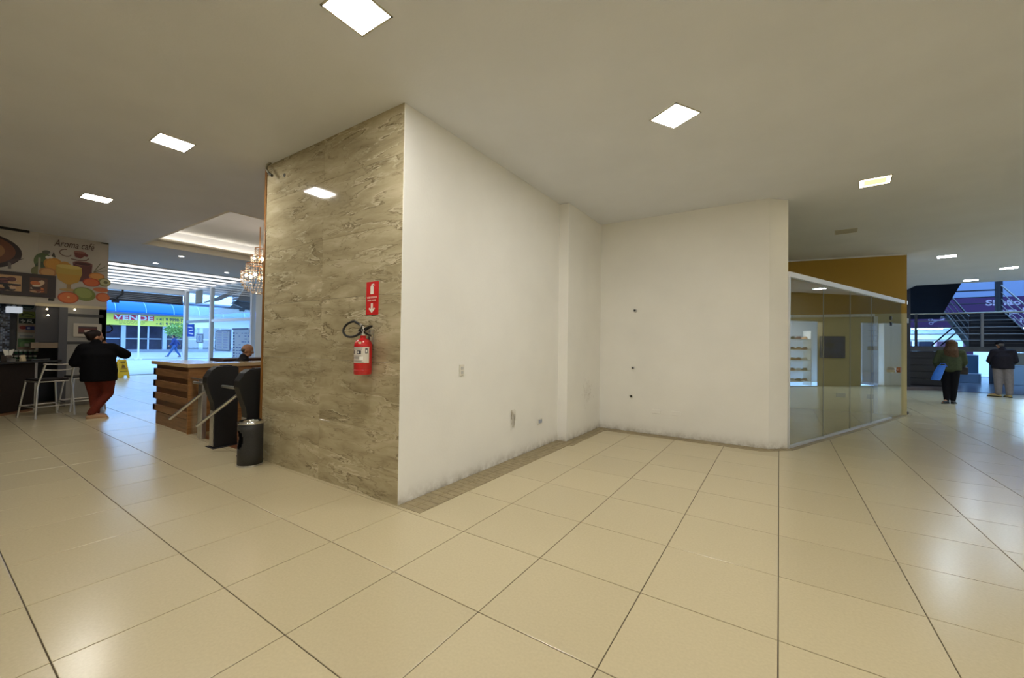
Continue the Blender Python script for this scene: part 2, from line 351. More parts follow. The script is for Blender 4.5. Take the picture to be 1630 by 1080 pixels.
class Print:                              # flat print: shapes laid in thin layers on a plane (origin, right, up)
    def __init__(s, o, r, u): s.o = Vector(o); s.r = Vector(r).normalized(); s.u = Vector(u).normalized(); s.n = s.r.cross(s.u); s.mb = MB(); s.m = []; s.k = 0
    def _c(s, col):
        key = 'ink_%d_%d_%d' % col; q = mat(key, col, 0.5)
        if q not in s.m: s.m.append(q)
        s.mb.cur = s.m.index(q); s.k += 1
    def poly(s, pts, col):
        s._c(col); d = 0.0012 + 0.0004 * s.k
        P = [s.o + s.r * x + s.u * y + s.n * d for x, y in pts]; s.mb.add(P, [tuple(range(len(P)))]); return s
    def rect(s, x0, y0, x1, y1, col): return s.poly([(x0, y0), (x1, y0), (x1, y1), (x0, y1)], col)
    def ell(s, x, y, rx, ry, col, rot=0.0, n=28, a0=0, a1=2 * PI):
        pts = []
        for i in range(n):
            t = a0 + (a1 - a0) * i / (n if a1 - a0 > 6.2 else n - 1); px, py = rx * math.cos(t), ry * math.sin(t)
            pts.append((x + px * math.cos(rot) - py * math.sin(rot), y + px * math.sin(rot) + py * math.cos(rot)))
        return s.poly(pts, col)
    def stroke(s, pts, wd, col):
        s._c(col); d = 0.0012 + 0.0004 * s.k; L = []; R = []
        for i, p in enumerate(pts):
            a = Vector(pts[max(i - 1, 0)]); b = Vector(pts[min(i + 1, len(pts) - 1)]); t = (b - a).normalized(); q = Vector((-t.y, t.x)) * wd / 2
            L.append(Vector(p) + q); R.append(Vector(p) - q)
        vs = [s.o + s.r * x + s.u * y + s.n * d for x, y in L + R]; n = len(pts)
        s.mb.add(vs, [(i, i + 1, n + i + 1, n + i) for i in range(n - 1)]); return s
    def build(s, name, parent):
        L = ROOTLOC.get(parent.name, Vector((0, 0, 0))); s.mb.v = [tuple(Vector(p) - L) for p in s.mb.v]
        me = bpy.data.meshes.new(name); me.from_pydata(s.mb.v, [], s.mb.f)
        for q in s.m: me.materials.append(q)
        me.polygons.foreach_set('material_index', s.mb.mi); me.update()
        o = bpy.data.objects.new(name, me); C.objects.link(o); o.parent = parent; return o

# ------------------------------------------------------------------ floor: every near tile is an object, the far ones one part
T = 0.65439; TU0 = 1.03911; TV0 = 1.96267; GAP = 0.0055
floor = struct(MB().box(-21.5, 8.2, -6.2, 20.3, -0.12, -0.004).build('floor', GROUT))
def tile_mesh(x0, x1, y0, y1, mb=None, k=0.002):
    q = mb or MB(); z = 0.0
    vs = [(x0, y0, -0.004), (x1, y0, -0.004), (x1, y1, -0.004), (x0, y1, -0.004), (x0, y0, z - k / 2), (x1, y0, z - k / 2), (x1, y1, z - k / 2), (x0, y1, z - k / 2),
          (x0 + k, y0 + k, z), (x1 - k, y0 + k, z), (x1 - k, y1 - k, z), (x0 + k, y1 - k, z)]
    fs = [(8, 9, 10, 11)] + [(i, (i + 1) % 4, 4 + (i + 1) % 4, 4 + i) for i in range(4)] + [(4 + i, 4 + (i + 1) % 4, 8 + (i + 1) % 4, 8 + i) for i in range(4)]
    q.add(vs, fs); return q
h = (T - GAP) / 2
tile_me = tile_mesh(-h, h, -h, h).mesh('tile', TILE)
cells = []
for i in range(-11, 30):
    for j in range(-16, 31):
        cx, cy_ = -(TV0 + T * (j + 0.5)), TU0 + T * (i + 0.5)
        if cx - h < -21.5 or cx + h > 8.2 or cy_ - h < -6.2 or cy_ + h > 20.3: continue
        if -5.0 < cx - h and cx + h < -2.8 and cy_ - h > 2.45: continue          # under the solid wall block
        if cx + h < -12.3 and cy_ + h < 2.4 and cx + h < -16: continue
        q = frame_xy((cx, cy_, 0)); vis = False
        if q and -90 < q[0] < 1720 and q[1] < 1180:
            vis = not (cy_ > 2.5 and cx < -2.8 and cx / cy_ > -2.1) and not (cy_ > 6.7 and cx / cy_ < 0.0)
        cells.append((0 if vis else 1, math.hypot(cx, cy_), cx, cy_))
cells.sort()
near = [c for c in cells if c[0] == 0][:290]; nk = set((c[2], c[3]) for c in near)
for c in near:
    o = bpy.data.objects.new('tile', tile_me); C.objects.link(o); o.location = (c[2], c[3], 0); o.parent = floor
mb = MB()
for c in cells:
    if (c[2], c[3]) not in nk: tile_mesh(c[2] - h, c[2] + h, c[3] - h, c[3] + h, mb)
stuff(mb.build('tile_field', TILE, floor))
# narrow mosaic border along the white walls
XA, YM, YB = -2.73, 2.38, 6.66
mb = MB()
def border(p0, p1, wdt, side, step=0.075):
    p0 = Vector(p0); p1 = Vector(p1); d = (p1 - p0); L_ = d.length; d.normalize(); nrm = Vector((-d.y, d.x)) * side; n = max(1, int(L_ / step)); st = L_ / n
    rows = 2; g = 0.0025
    for i in range(n):
        for r in range(rows):
            a = p0 + d * (st * i + g) + nrm * (wdt / rows * r + g); b = p0 + d * (st * (i + 1) - g) + nrm * (wdt / rows * r + g)
            c = b + nrm * (wdt / rows - 2 * g); e = a + nrm * (wdt / rows - 2 * g); hz = 0.003 + random.uniform(0, 0.0006)
            mb.prism([(a.x, a.y, 0.0005), (b.x, b.y, 0.0005), (c.x, c.y, 0.0005), (e.x, e.y, 0.0005)], (0, 0, hz))
border((XA, YM + 0.0), (XA, 5.2), 0.27, -1)
border((XA, 5.2), (-2.40, 5.2), 0.17, 1); border((-2.58, 5.37), (-2.58, 6.47), 0.17, -1)
border((-2.58, 6.47), (-0.17, 6.47), 0.19, 1)
border((-0.17, 6.49), (0.15, 6.78), 0.14, 1); border((0.16, 6.78), (2.42, 12.18), 0.13, 1)
stuff(mb.build('mosaic_strip', MOSAIC, floor))
# planks in the turnstile passage, dark floor beyond the stairs
struct(box(-7.0, -5.2, 2.42, 6.4, 0.0005, 0.006).build('floor_passage', WOODFLOOR))
struct(box(2.3, 16, 20.32, 33, -0.1, -0.002).build('floor_atrium', mat('dark_grey_tile', (104, 106, 116), 0.25, noise=0.12, nscale=5)))

# ------------------------------------------------------------------ ceiling
mb = MB()
TX0, TX1, TY0, TY1 = -11.69, -7.42, 2.87, 5.9
for x0, x1, y0, y1 in ((-22, TX0, -6.2, 19.1), (TX1, 3.68, -6.2, 19.1), (TX0, TX1, -6.2, TY0), (TX0, TX1, TY1, 19.1), (3.68, 15, -6.2, 18.05)):
    mb.box(x0, x1, y0, y1, HC, HC + 0.5)
ceiling = struct(mb.build('ceiling', P_CEIL))
mb = MB()
mb.box(TX0 - 0.3, TX1 + 0.3, TY0 - 0.3, TY1 + 0.3, HC + 0.40, HC + 0.5)
st = struct(mb.build('ceiling_tray', P_CEIL))
mb = MB()                                  # stepped cornice round the tray
for k, (i_, z0, z1) in enumerate(((0.0, HC, HC + 0.06), (-0.04, HC + 0.06, HC + 0.12), (0.14, HC + 0.13, HC + 0.17))):
    for x0, x1, y0, y1 in ((TX0, TX0 + 0.05 + i_, TY0, TY1), (TX1 - 0.05 - i_, TX1, TY0, TY1), (TX0, TX1, TY0, TY0 + 0.05 + i_), (TX0, TX1, TY1 - 0.05 - i_, TY1)):
        mb.box(x0, x1, y0, y1, z0 + 0.001, z1)
struct(mb.build('trim_cornice', mat('cornice_paint', (228, 224, 212), 0.7)))
mb = MB()
for x0, x1, y0, y1 in ((TX0 + 0.05, TX0 + 0.1, TY0 + 0.1, TY1 - 0.1), (TX1 - 0.1, TX1 - 0.05, TY0 + 0.1, TY1 - 0.1), (TX0 + 0.1, TX1 - 0.1, TY0 + 0.05, TY0 + 0.1), (TX0 + 0.1, TX1 - 0.1, TY1 - 0.1, TY1 - 0.05)):
    mb.box(x0, x1, y0, y1, HC + 0.175, HC + 0.185)
tag(mb.build('cove_light', mat('warm_cove_led', (255, 240, 200), 0.5, emit=(1, 0.9, 0.74), estr=5.5)), 'warm cove light strip hidden behind the cornice of the ceiling tray', 'light')

# ------------------------------------------------------------------ white niche and the marble wall
struct(box(-2.95, XA, YM + 0.005, YB + 0.25, 0, HC).build('wall_left', P_WHITE, bevel=0.004))
struct(box(XA - 0.01, -2.58, 5.37, YB + 0.1, 0, HC).build('pilaster', P_WHITE, bevel=0.008))
struct(box(-2.95, -0.12, YB, YB + 0.24, 0, HC).build('wall_back', P_WHITE))
struct(MB().prism([(-0.13, YB - 0.0005, 0), (0.10, 6.87, 0), (0.05, 7.0, 0), (-0.13, 6.9, 0)], (0, 0, HC)).build('wall_corner', P_WHITE, bevel=0.003))
wm = struct(box(-5.12, -2.96, YM + 0.016, YM + 0.2, 0, HC).build('wall_front', P_GREY))
cols = [(-3.93, XA - 0.004), (-5.118, -3.93)]; zs = [0, 0.612, 1.224, 1.836, 2.448, 3.06, HC]
for a, b in cols:
    for k in range(6):
        hx, hz = (b - a) / 2 - 0.0008, (zs[k + 1] - zs[k]) / 2 - 0.0008
        o = MB().box(-hx, hx, -0.0075, 0.0075, -hz, hz).build('slab', MARBLE, bevel=0.0008, seg=1)
        o.location = ((a + b) / 2, YM + 0.008, (zs[k] + zs[k + 1]) / 2); o.parent = wm
struct(box(-5.16, -5.118, YM - 0.006, YM + 0.05, 0, HC).build('trim_bronze', TRIMW))
struct(box(-5.14, -4.96, YM + 0.05, 6.5, 0, HC).build('wall_reception', P_WHITE))
# enclosure the photo does not look at
struct(box(-22, 8.4, -6.4, -6.2, 0, HC).build('wall_rear', P_WHITE))
struct(box(-14.55, -4.96, 6.5, 6.7, 0, HC).build('wall_reception_back', P_WHITE))
struct(box(-21.4, -16.0, 2.3, 2.48, 0, HC).build('wall_entrance', P_WHITE))

# ------------------------------------------------------------------ ceiling lights
def panel(name, label, x, y, rz, glow, size=0.31, group=None):
    t = thing(name, label, 'ceiling light', (x, y, HC), rz, group); s = size / 2
    mb = MB()
    for a in range(4): mb.box(-s, s, s - 0.012, s, -0.006, 0.0, Matrix.Rotation(a * PI / 2, 4, 'Z'))
    mb.build('frame', mat('lamp_frame', (196, 190, 172), 0.5), t, local=True)
    if isinstance(glow, tuple):
        MB().box(-s + 0.05, s - 0.05, -s + 0.05, s - 0.05, -0.004, -0.0005).build('diffuser', glow[0], t, local=True)
        mb = MB()
        for a in range(4): mb.box(-s + 0.012, s - 0.05, s - 0.05, s - 0.012, -0.004, -0.0005, Matrix.Rotation(a * PI / 2, 4, 'Z'))
        mb.build('glowing_edge', glow[1], t, local=True)
    else:
        MB().box(-s + 0.012, s - 0.012, -s + 0.012, s - 0.012, -0.004, -0.0005).build('diffuser', glow, t, local=True)
    return t
LN = 'ceiling_light'
panel(LN, 'large square lit ceiling panel cut by the top edge of the picture', -2.235, 1.55, 0, GLOW)
panel(LN, 'lit square ceiling panel above the tiles left of the marble wall top', -5.39, 1.555, 0, GLOW)
panel(LN, 'lit square ceiling panel nearest the café wall posters', -8.50, 1.57, 0, GLOW)
panel(LN, 'lit square ceiling panel turned askew, above the white niche', -0.80, 3.84, math.radians(-31), GLOW)
panel(LN, 'yellowed square ceiling panel brighter at its rim than in its middle', 0.985, 6.655, math.radians(-6), (GLOWY, GLOWE))
panel(LN, 'unlit square ceiling panel above the glass shop front', 0.98, 9.22, math.radians(-6), mat('unlit_diffuser', (176, 172, 160), 0.5))
panel(LN, 'cool white ceiling panel just right of the ochre wall end', 3.09, 12.77, math.radians(-15), GLOWC)
panel(LN, 'cool white ceiling panel at the right edge of the picture', 4.78, 15.25, math.radians(-15), GLOWC)
panel(LN, 'cool white ceiling panel at the far ceiling edge above the stairs', 4.70, 17.38, math.radians(-15), GLOWC)
for x, y in ((0.9, 1.55), (4.0, 1.55), (7.0, 1.55), (-2.2, -1.6), (0.9, -1.6), (4.0, -1.6), (0.9, -4.7), (4.2, 5.2), (6.6, 8.2), (5.2, 10.6), (6.99, 12.2), (6.99, 15.14)):
    panel(LN, 'lit square ceiling panel behind or beside the camera, outside the picture', x, y, 0, GLOWC if y > 8 else GLOW, group='ceiling panels outside the picture')
def spot(x, y, label):
    t = thing('spotlight', label, 'light', (x, y, HC))
    MB().lathe([(0.075, 0), (0.075, -0.008), (0.055, -0.01), (0.055, -0.001)], n=20).build('ring', ALUW, t, local=True, smooth=30)
    MB().lathe([(0.054, -0.001), (0.054, -0.006)], n=20).build('bulb', mat('spot_bulb', (255, 255, 255), 0.4, emit=(1, 0.95, 0.88), estr=25), t, local=True)
spot(-12.48, 3.83, 'small round ceiling spotlight in the middle, nearest the ceiling tray'); spot(-14.25, 3.81, 'small round ceiling spotlight on the left, close to the lit strips'); spot(-14.18, 5.49, 'small round ceiling spotlight beside the chandelier, furthest right of three')
k = 0
names = ['first', 'second', 'third', 'fourth', 'fifth', 'sixth', 'seventh']
for k in range(7):
    x = -15.25 - k * 0.84
    t = thing('strip_light', 'long white lit ceiling strip of the entrance, %s from the reception side' % names[k], 'light', (x, 4.55, HC), group='lit strips over the entrance')
    MB().box(-0.24, 0.24, -2.0, 1.93, -0.03, 0).build('housing', ALUW, t, local=True, bevel=0.004)
    MB().box(-0.22, 0.22, -1.97, 1.9, -0.034, -0.0305).build('diffuser', GLOWS, t, local=True)
t = thing('air_vent', 'small slotted grey ceiling vent near the roller shutter', 'vent', (-20.9, 4.6, HC))
MB().box(-0.12, 0.12, -0.35, 0.35, -0.05, 0).build('frame', ALU, t, local=True, bevel=0.005)
for i in range(3): MB().box(-0.09 + i * 0.07, -0.05 + i * 0.07, -0.32, 0.32, -0.06, -0.051).build('slat', DARKMETAL, t, local=True)

# ------------------------------------------------------------------ glass shop front on the right
GA = Vector((0.10, 6.87, 0)); GB = Vector((2.334, 12.206, 0)); gd = (GB - GA).normalized(); gL = (GB - GA).length; ga = math.atan2(gd.y, gd.x)
GM = Matrix.Translation(GA) @ Matrix.Rotation(ga, 4, 'Z')       # local x runs along the glass
win = struct(thing('window_1', 'frameless glass shop front with a white top rail', 'glass front', (0, 0, 0)))
del win['category']
seams = [0.02, 1.235, 2.385, 3.475, 4.675]
for a, b in zip(seams[:-1], seams[1:]):
    if a > 0.1: MB().box(a - 0.004, a + 0.004, -0.0055, 0.0055, 0.035, 2.41, GM).build('seal', mat('seal_grey', (150, 152, 140), 0.4), win)
    MB().box(a + 0.003, b - 0.003, -0.005, 0.005, 0.03, 2.43, GM).build('pane', SHOPGLASS, win)
MB().box(0.0, gL, -0.025, 0.025, 2.41, 2.485, GM).build('top_rail', ALUW, win, bevel=0.003)
MB().box(0.0, seams[-1], -0.02, 0.02, 0, 0.035, GM).build('bottom_rail', ALU, win, bevel=0.002)
MB().box(0.0, 0.03, -0.02, 0.02, 0.03, 2.41, GM).build('side_channel', ALU, win, bevel=0.002)
for z in (2.02, 1.9): MB().box(4.64, 4.70, -0.015, 0.015, z, z + 0.07, GM).build('clamp', DARKMETAL, win, bevel=0.003)
door = thing('door_1', 'frameless glass door with a round lock at the far end of the shop front', 'door', (0, 0, 0)); del door['category']; struct(door)
MB().box(4.68, gL - 0.01, -0.005, 0.005, 0.03, 2.40, GM).build('pane', SHOPGLASS, door)
MB().box(gL - 0.07, gL + 0.04, -0.03, 0.03, 2.0, 2.1, GM).build('hinge', STEEL, door, bevel=0.004); MB().box(gL - 0.1, gL + 0.02, -0.03, 0.03, 0.0, 0.06, GM).build('hinge', DARKMETAL, door, bevel=0.004)
k_ = MB(); k_.cyl(GM @ Vector((4.70, -0.07, 0.99)), GM @ Vector((4.70, 0.05, 0.99)), 0.05, n=20); k_.build('lock', CHROME, door, bevel=0.004, smooth=40)
k_ = MB(); k_.cyl(GM @ Vector((4.72, -0.06, 0.99)), GM @ Vector((4.90, -0.07, 0.99)), 0.018); k_.box(4.86, 4.96, -0.1, -0.04, 0.94, 1.05, GM); k_.build('handle', mat('copper_handle', (168, 112, 74), 0.3, 0.9), door, bevel=0.006)
# back wall of that shop: ochre above a white rail, beige below
YA, YE = Vector((-1.2, 11.42, 0)), Vector((2.30, 12.0, 0)); yd = (YE - YA).normalized(); YMX = Matrix.Translation(YA) @ Matrix.Rotation(math.atan2(yd.y, yd.x), 4, 'Z'); yL = (YE - YA).length
struct(MB().box(0, yL, 0, 0.15, 2.2, HC, YMX).build('wall_shop_upper', P_YELLOW)); struct(MB().box(0, yL, 0, 0.15, 0, 2.2, YMX).build('wall_shop_lower', P_BEIGE))
struct(MB().box(0, yL - 0.55, -0.03, 0, 2.14, 2.2, YMX).build('trim_shop_rail', ALUW)); struct(MB().box(0, yL, -0.012, 0, HC - 0.03, HC, YMX).build('trim_shop_ceiling', ALUW))
struct(MB().box(2.98, 3.05, -0.03, 0, 0.0, 2.14, YMX).build('trim_shop_jamb', ALUW))
struct(box(-1.35, -1.2, 6.9, 11.5, 0, HC).build('wall_shop_side', P_BEIGE))
def on_shop_wall(name, label, cat, x, z, wx, wz, m_, d=0.015):
    return tag(MB().box(x - wx / 2, x + wx / 2, -d, -0.0005, z - wz / 2, z + wz / 2, YMX).build(name, m_, bevel=0.004), label, cat)
t = on_shop_wall('wall_panel', 'dark blue square panel on the wall inside the glass shop', 'panel', 2.24, 1.45, 0.47, 0.5, mat('dark_blue_panel', (22, 42, 96), 0.35, noise=0.5, nscale=5), 0.03)
on_shop_wall('power_outlet', 'grey outlet plate low on the wall inside the glass shop, nearer the niche', 'outlet', 2.4, 0.36, 0.17, 0.1, mat('grey_plate', (132, 128, 112), 0.5))
on_shop_wall('power_outlet', 'grey outlet plate low on the wall inside the glass shop, nearer the door', 'outlet', 2.95, 0.36, 0.17, 0.1, mat('grey_plate', (132, 128, 112), 0.5))
struct(box(2.05, 2.2, 12.1, 33, 0, 9).build('wall_passage', P_GREY))
# opposite side of the mall, seen only mirrored in the glass: a lit shop with shelves
struct(box(8.0, 8.2, -6.2, 14.9, 0, HC).build('wall_right', P_WHITE)); struct(box(8.0, 8.2, 14.9, 20.3, 2.45, HC).build('wall_right_upper', plaster('brown_paint', (112, 98, 70), dirt_amt=0.0)))
struct(box(8.0, 8.2, 16.4, 18.2, 0, 2.45).build('wall_right_pier', MATS['brown_paint'])); struct(box(8.0, 8.2, 19.3, 20.3, 0, 2.45).build('wall_right_end', P_WHITE))
struct(box(9.6, 9.8, 14.5, 20.3, 0, HC).build('wall_right_shop', P_WHITE)); struct(box(8.2, 9.6, 14.6, 14.75, 0, HC).build('wall_right_shop_side', P_WHITE))
sh = thing('shoe_rack', 'white shoe rack mirrored in the glass shop front', 'rack', (8.45, 15.6, 0))
for y in (-0.62, 0.62): MB().box(-0.17, 0.17, y - 0.02, y + 0.02, 0, 2.1).build('upright', WHITE, sh, local=True)
for z in (0.15, 0.55, 0.95, 1.35, 1.75): MB().box(-0.17, 0.17, -0.6, 0.6, z, z + 0.025).build('shelf', WHITE, sh, local=True)
shoe_c = [(120, 60, 40), (40, 34, 30), (170, 120, 80), (200, 190, 175), (90, 30, 34)]
shoe_n = ['brown', 'black', 'tan', 'cream', 'wine red']
shelf_n = ['lowest', 'second', 'middle', 'fourth', 'top']
for i, z in enumerate((0.175, 0.575, 0.975, 1.375, 1.775)):
    for j in range(4):
        q = (i * 2 + j * 3) % 5
        mb = MB(); mb.loft([((0, 0.0, 0.0), 0.045, 0.13), ((0, 0, 0.03), 0.045, 0.13), ((0, 0.03, 0.06), 0.035, 0.09), ((0, 0.06, 0.10), 0.03, 0.05)])
        o = mb.build('shoe', mat('shoe_' + shoe_n[q].replace(' ', '_'), shoe_c[q], 0.4), smooth=50); o.location = (8.42, 15.18 + j * 0.28, z + 0.001); o.rotation_euler.z = 1.3
        tag(o, '%s shoe, %s shelf of the mirrored white rack, %s from its end' % (shoe_n[q], shelf_n[i], names[j]), 'shoe', 'shoes on the rack')
t = thing('shop_lamp', 'bright tube lamp above the mirrored shoe rack', 'light', (8.6, 15.6, 2.6)); MB().box(-0.05, 0.05, -0.7, 0.7, 0, 0.05).build('tube', GLOWC, t, local=True); MB().box(-0.07, 0.07, -0.75, 0.75, 0.05, 0.9).build('housing', ALUW, t, local=True)

# ------------------------------------------------------------------ fittings on the white walls
def plate_on_left(name, label, cat, y, z, wy, wz, keys=True):
    t = thing(name, label, cat, (XA, y, z)); MB().box(0.0, 0.01, -wy / 2, wy / 2, -wz / 2, wz / 2).build('plate', PLATE, t, local=True, bevel=0.003)
    return t
t = plate_on_left('light_switch', 'tall white double switch plate at waist height on the niche wall', 'switch', 3.19, 1.13, 0.075, 0.118)
for z in (0.022, -0.022): MB().box(0.01, 0.014, -0.018, 0.018, z - 0.016, z + 0.016).build('rocker', mat('grey_key', (196, 194, 188), 0.4), t, local=True, bevel=0.002)
MB().cyl((0.01, 0, -0.05), (0.013, 0, -0.05), 0.004).build('screw', DARKMETAL, t, local=True)
t = plate_on_left('power_outlet', 'small white outlet low on the niche wall beside the pilaster', 'outlet', 4.84, 0.36, 0.12, 0.075)
MB().box(0.01, 0.013, -0.045, -0.005, -0.025, 0.025).build('socket', mat('blue_grey_key', (150, 160, 180), 0.4), t, local=True); MB().box(0.01, 0.013, 0.005, 0.045, -0.025, 0.025).build('socket', mat('blue_grey_key', (150, 160, 180), 0.4), t, local=True)
def smudge(name, label, y, z, ry, rz_, n):
    pr = Print((XA - 0.001, y, z), (0, 1, 0), (0, 0, 1))
    for i in range(n):
        a = random.uniform(-1, 1); b = random.uniform(-1, 1); pr.stroke([(a * ry, b * rz_), (a * ry + random.uniform(-.01, .01), b * rz_ - random.uniform(.03, .09))], 0.006, random.choice([(196, 190, 176), (188, 182, 170), (204, 198, 184)]))
    return pr
t = thing('scuff_mark', 'faint grey rubbed scuff mark on the niche wall below its middle', 'mark', (XA, 4.17, 0.5)); stuff(smudge('x', '', 4.17, 0.52, 0.05, 0.09, 40).build('strokes', t))
t = thing('scuff_mark', 'faint grey scuffed patch low on the pilaster between the two white walls', 'mark', (-2.58, 6.1, 0.65)); pr = Print((-2.579, 6.1, 0.65), (0, 1, 0), (0, 0, 1))
for i in range(70):
    a, b = random.gauss(0, 0.09), random.gauss(0, 0.11); pr.stroke([(a, b), (a + random.uniform(-.02, .02), b - random.uniform(.02, .06))], 0.008, random.choice([(214, 211, 204), (209, 206, 200), (218, 215, 208)]))
stuff(pr.build('strokes', t))
def stub(x, z, label, r=0.022):
    t = thing('pipe_stub', label, 'pipe stub', (x, YB, z))
    MB().lathe([(r, 0), (r, 0.022), (r * 0.62, 0.022), (r * 0.62, 0.004)], n=16).build('collar', STEEL, t, local=True, smooth=30).rotation_euler.x = PI / 2
    MB().lathe([(r * 0.6, 0.0), (r * 0.6, 0.006)], n=14).build('bore', RUBBER, t, local=True).rotation_euler.x = PI / 2
stub(-1.983, 1.989, 'topmost small metal pipe stub on the niche back wall', 0.03); stub(-2.005, 1.047, 'middle small metal pipe stub on the niche back wall', 0.022); stub(-2.031, 0.581, 'lowest small metal pipe stub on the niche back wall', 0.026)
for x, l in ((-1.63, 'painted-over blank wall plate near the floor, nearer the pilaster'), (-1.335, 'painted-over blank wall plate near the floor, further from the pilaster')):
    tag(box(x - 0.065, x + 0.065, YB - 0.008, YB, 0.335, 0.4).build('blank_plate', P_WHITE, bevel=0.004), l, 'wall plate')

# ------------------------------------------------------------------ loose cable at the top of the marble wall
t = thing('cable_stub', 'loose grey cable end hanging from the ceiling at the marble wall top', 'cable', (-4.93, YM - 0.01, 3.4))
MB().tube([(-4.99, 2.36, 3.5), (-5.02, 2.33, 3.47), (-4.98, 2.30, 3.40), (-4.93, 2.31, 3.345)], 0.012).build('sheath', mat('cable_grey', (150, 146, 128), 0.6), t, smooth=60)
MB().tube([(-4.93, 2.31, 3.345), (-4.88, 2.32, 3.31)], 0.017).build('connector', mat('cable_dark', (70, 66, 52), 0.6), t, smooth=60)
tag(MB().cyl((-4.72, YM - 0.006, 3.30), (-4.72, YM + 0.001, 3.30), 0.02, n=14).build('drill_hole_disc', mat('cable_dark', (70, 66, 52), 0.6)), 'small dark plug standing for a hole in the marble beside the loose cable', 'disc')  # dark disc stands in for the shade inside a small hole

# ------------------------------------------------------------------ fire sign and extinguisher on the marble
t = thing('fire_sign', 'red and white fire extinguisher sign with a downward arrow', 'sign', (-3.115, YM, 1.81))
sx0, sx1, sz0, sz1 = -3.202, -3.028, 1.657, 1.962
box(sx0, sx1, YM - 0.004, YM - 0.0005, sz0, sz1).build('board', SIGNRED, t, bevel=0.001)
pr = Print((sx0, YM - 0.004, sz0), (1, 0, 0), (0, 0, 1)); W_ = (240, 236, 222)
pr.poly([(0.062, 0.19), (0.108, 0.19), (0.108, 0.255), (0.098, 0.27), (0.072, 0.27), (0.062, 0.255)], W_).rect(0.078, 0.27, 0.092, 0.28, W_)
pr.poly([(0.072, 0.278), (0.11, 0.286), (0.122, 0.268), (0.115, 0.266), (0.106, 0.278), (0.072, 0.272)], W_)
pr.build('pictogram', t)
pr = Print((sx0, YM - 0.004, sz0), (1, 0, 0), (0, 0, 1))
pr.rect(0.072, 0.06, 0.1, 0.105, W_).poly([(0.086, 0.015), (0.132, 0.055), (0.118, 0.066), (0.1, 0.052), (0.1, 0.066), (0.072, 0.066), (0.072, 0.052), (0.054, 0.066), (0.04, 0.055)], W_)
pr.build('arrow', t)
pr = Print((sx0, YM - 0.004, sz0), (1, 0, 0), (0, 0, 1))
for i, wd in enumerate((0.012, 0.014, 0.01, 0.012, 0.013, 0.011, 0.012, 0.013)): pr.rect(0.018 + i * 0.0178, 0.15, 0.018 + i * 0.0178 + wd, 0.167, (228, 190, 176))
for i, wd in enumerate((0.012, 0.012, 0.013, 0.006, 0.012, 0.012, 0.013)): pr.rect(0.028 + i * 0.0172, 0.124, 0.028 + i * 0.0172 + wd, 0.139, (228, 190, 176))
pr.build('small_print', t)
ex = Vector((-3.105, 2.283, 1.117)); t = thing('fire_extinguisher', 'red fire extinguisher hanging on the marble wall', 'fire extinguisher', ex)
r = 0.078
MB().lathe([(0.0, 0.0), (r * 0.93, 0), (r, 0.008), (r, 0.26), (r * 0.97, 0.275), (r * 0.82, 0.30), (r * 0.5, 0.318), (0.026, 0.325), (0.026, 0.345), (0.0, 0.345)], n=32).build('cylinder', RED, t, local=True, smooth=40)
MB().lathe([(r + 0.001, 0.038), (r + 0.0035, 0.042), (r + 0.001, 0.046)], n=32).build('seam_ring', RED, t, local=True, smooth=60)
def wrap(z0, z1, a0, a1, rr, m_, name, n=14):
    mb = MB(); vs = []
    for i in range(n + 1):
        a = a0 + (a1 - a0) * i / n
        vs += [(rr * math.sin(a), -rr * math.cos(a), z0), (rr * math.sin(a), -rr * math.cos(a), z1)]
    mb.add(vs, [(2 * i, 2 * i + 2, 2 * i + 3, 2 * i + 1) for i in range(n)]); return mb.build(name, m_, t, local=True, smooth=60)
wrap(0.105, 0.245, -0.35, 1.62, r + 0.0008, mat('paper_label', (214, 206, 194), 0.6), 'label')
for z, a0, a1, hgt in ((0.232, -0.3, 0.9, 0.006), (0.224, -0.3, 0.8, 0.003), (0.165, -0.25, 0.75, 0.003), (0.157, -0.25, 0.85, 0.003), (0.149, -0.25, 0.5, 0.003), (0.141, -0.25, 0.5, 0.003), (0.128, -0.25, 0.8, 0.003), (0.119, -0.25, 0.8, 0.003), (0.111, -0.25, 1.0, 0.003)):
    wrap(z, z + hgt, a0, a1, r + 0.0014, mat('label_ink', (58, 52, 66), 0.6), 'printed_line')
for a0, a1, z0, z1 in ((-0.3, -0.1, 0.182, 0.214), (0.25, 0.72, 0.182, 0.214), (1.15, 1.42, 0.19, 0.232)):
    wrap(z0, z1, a0, a1, r + 0.0014, mat('label_ink_dark', (40, 36, 52), 0.6), 'printed_box', 6)
wrap(0.19, 0.206, 0.33, 0.5, r + 0.002, WHITE, 'printed_window', 4); wrap(0.197, 0.222, 1.2, 1.36, r + 0.002, WHITE, 'printed_window', 4)
wrap(0.13, 0.16, 0.55, 0.95, r + 0.002, WHITE, 'sticker', 5)
wrap(0.262, 0.29, 0.35, 0.72, r * 0.93 + 0.003, mat('gold_seal', (206, 190, 140), 0.4), 'seal', 4)
mb = MB(); mb.lathe([(0.02, 0.345), (0.024, 0.36), (0.018, 0.395), (0.0, 0.395)], n=16); mb.cyl((0, 0, 0.37), (-0.055, -0.01, 0.385), 0.012); mb.build('valve', CHROME, t, local=True, smooth=40)
mb = MB(); mb.prism([(0.0, -0.012, 0.39), (0.02, -0.012, 0.385), (0.115, -0.012, 0.425), (0.11, -0.012, 0.437), (0.0, -0.012, 0.408)], (0, 0.024, 0)); mb.build('squeeze_lever', BLACK, t, local=True, bevel=0.002)
mb = MB(); mb.prism([(0.0, -0.011, 0.37), (0.02, -0.011, 0.362), (0.12, -0.011, 0.335), (0.125, -0.011, 0.35), (0.02, -0.011, 0.385)], (0, 0.022, 0)); mb.build('carry_handle', CHROME, t, local=True, bevel=0.002)
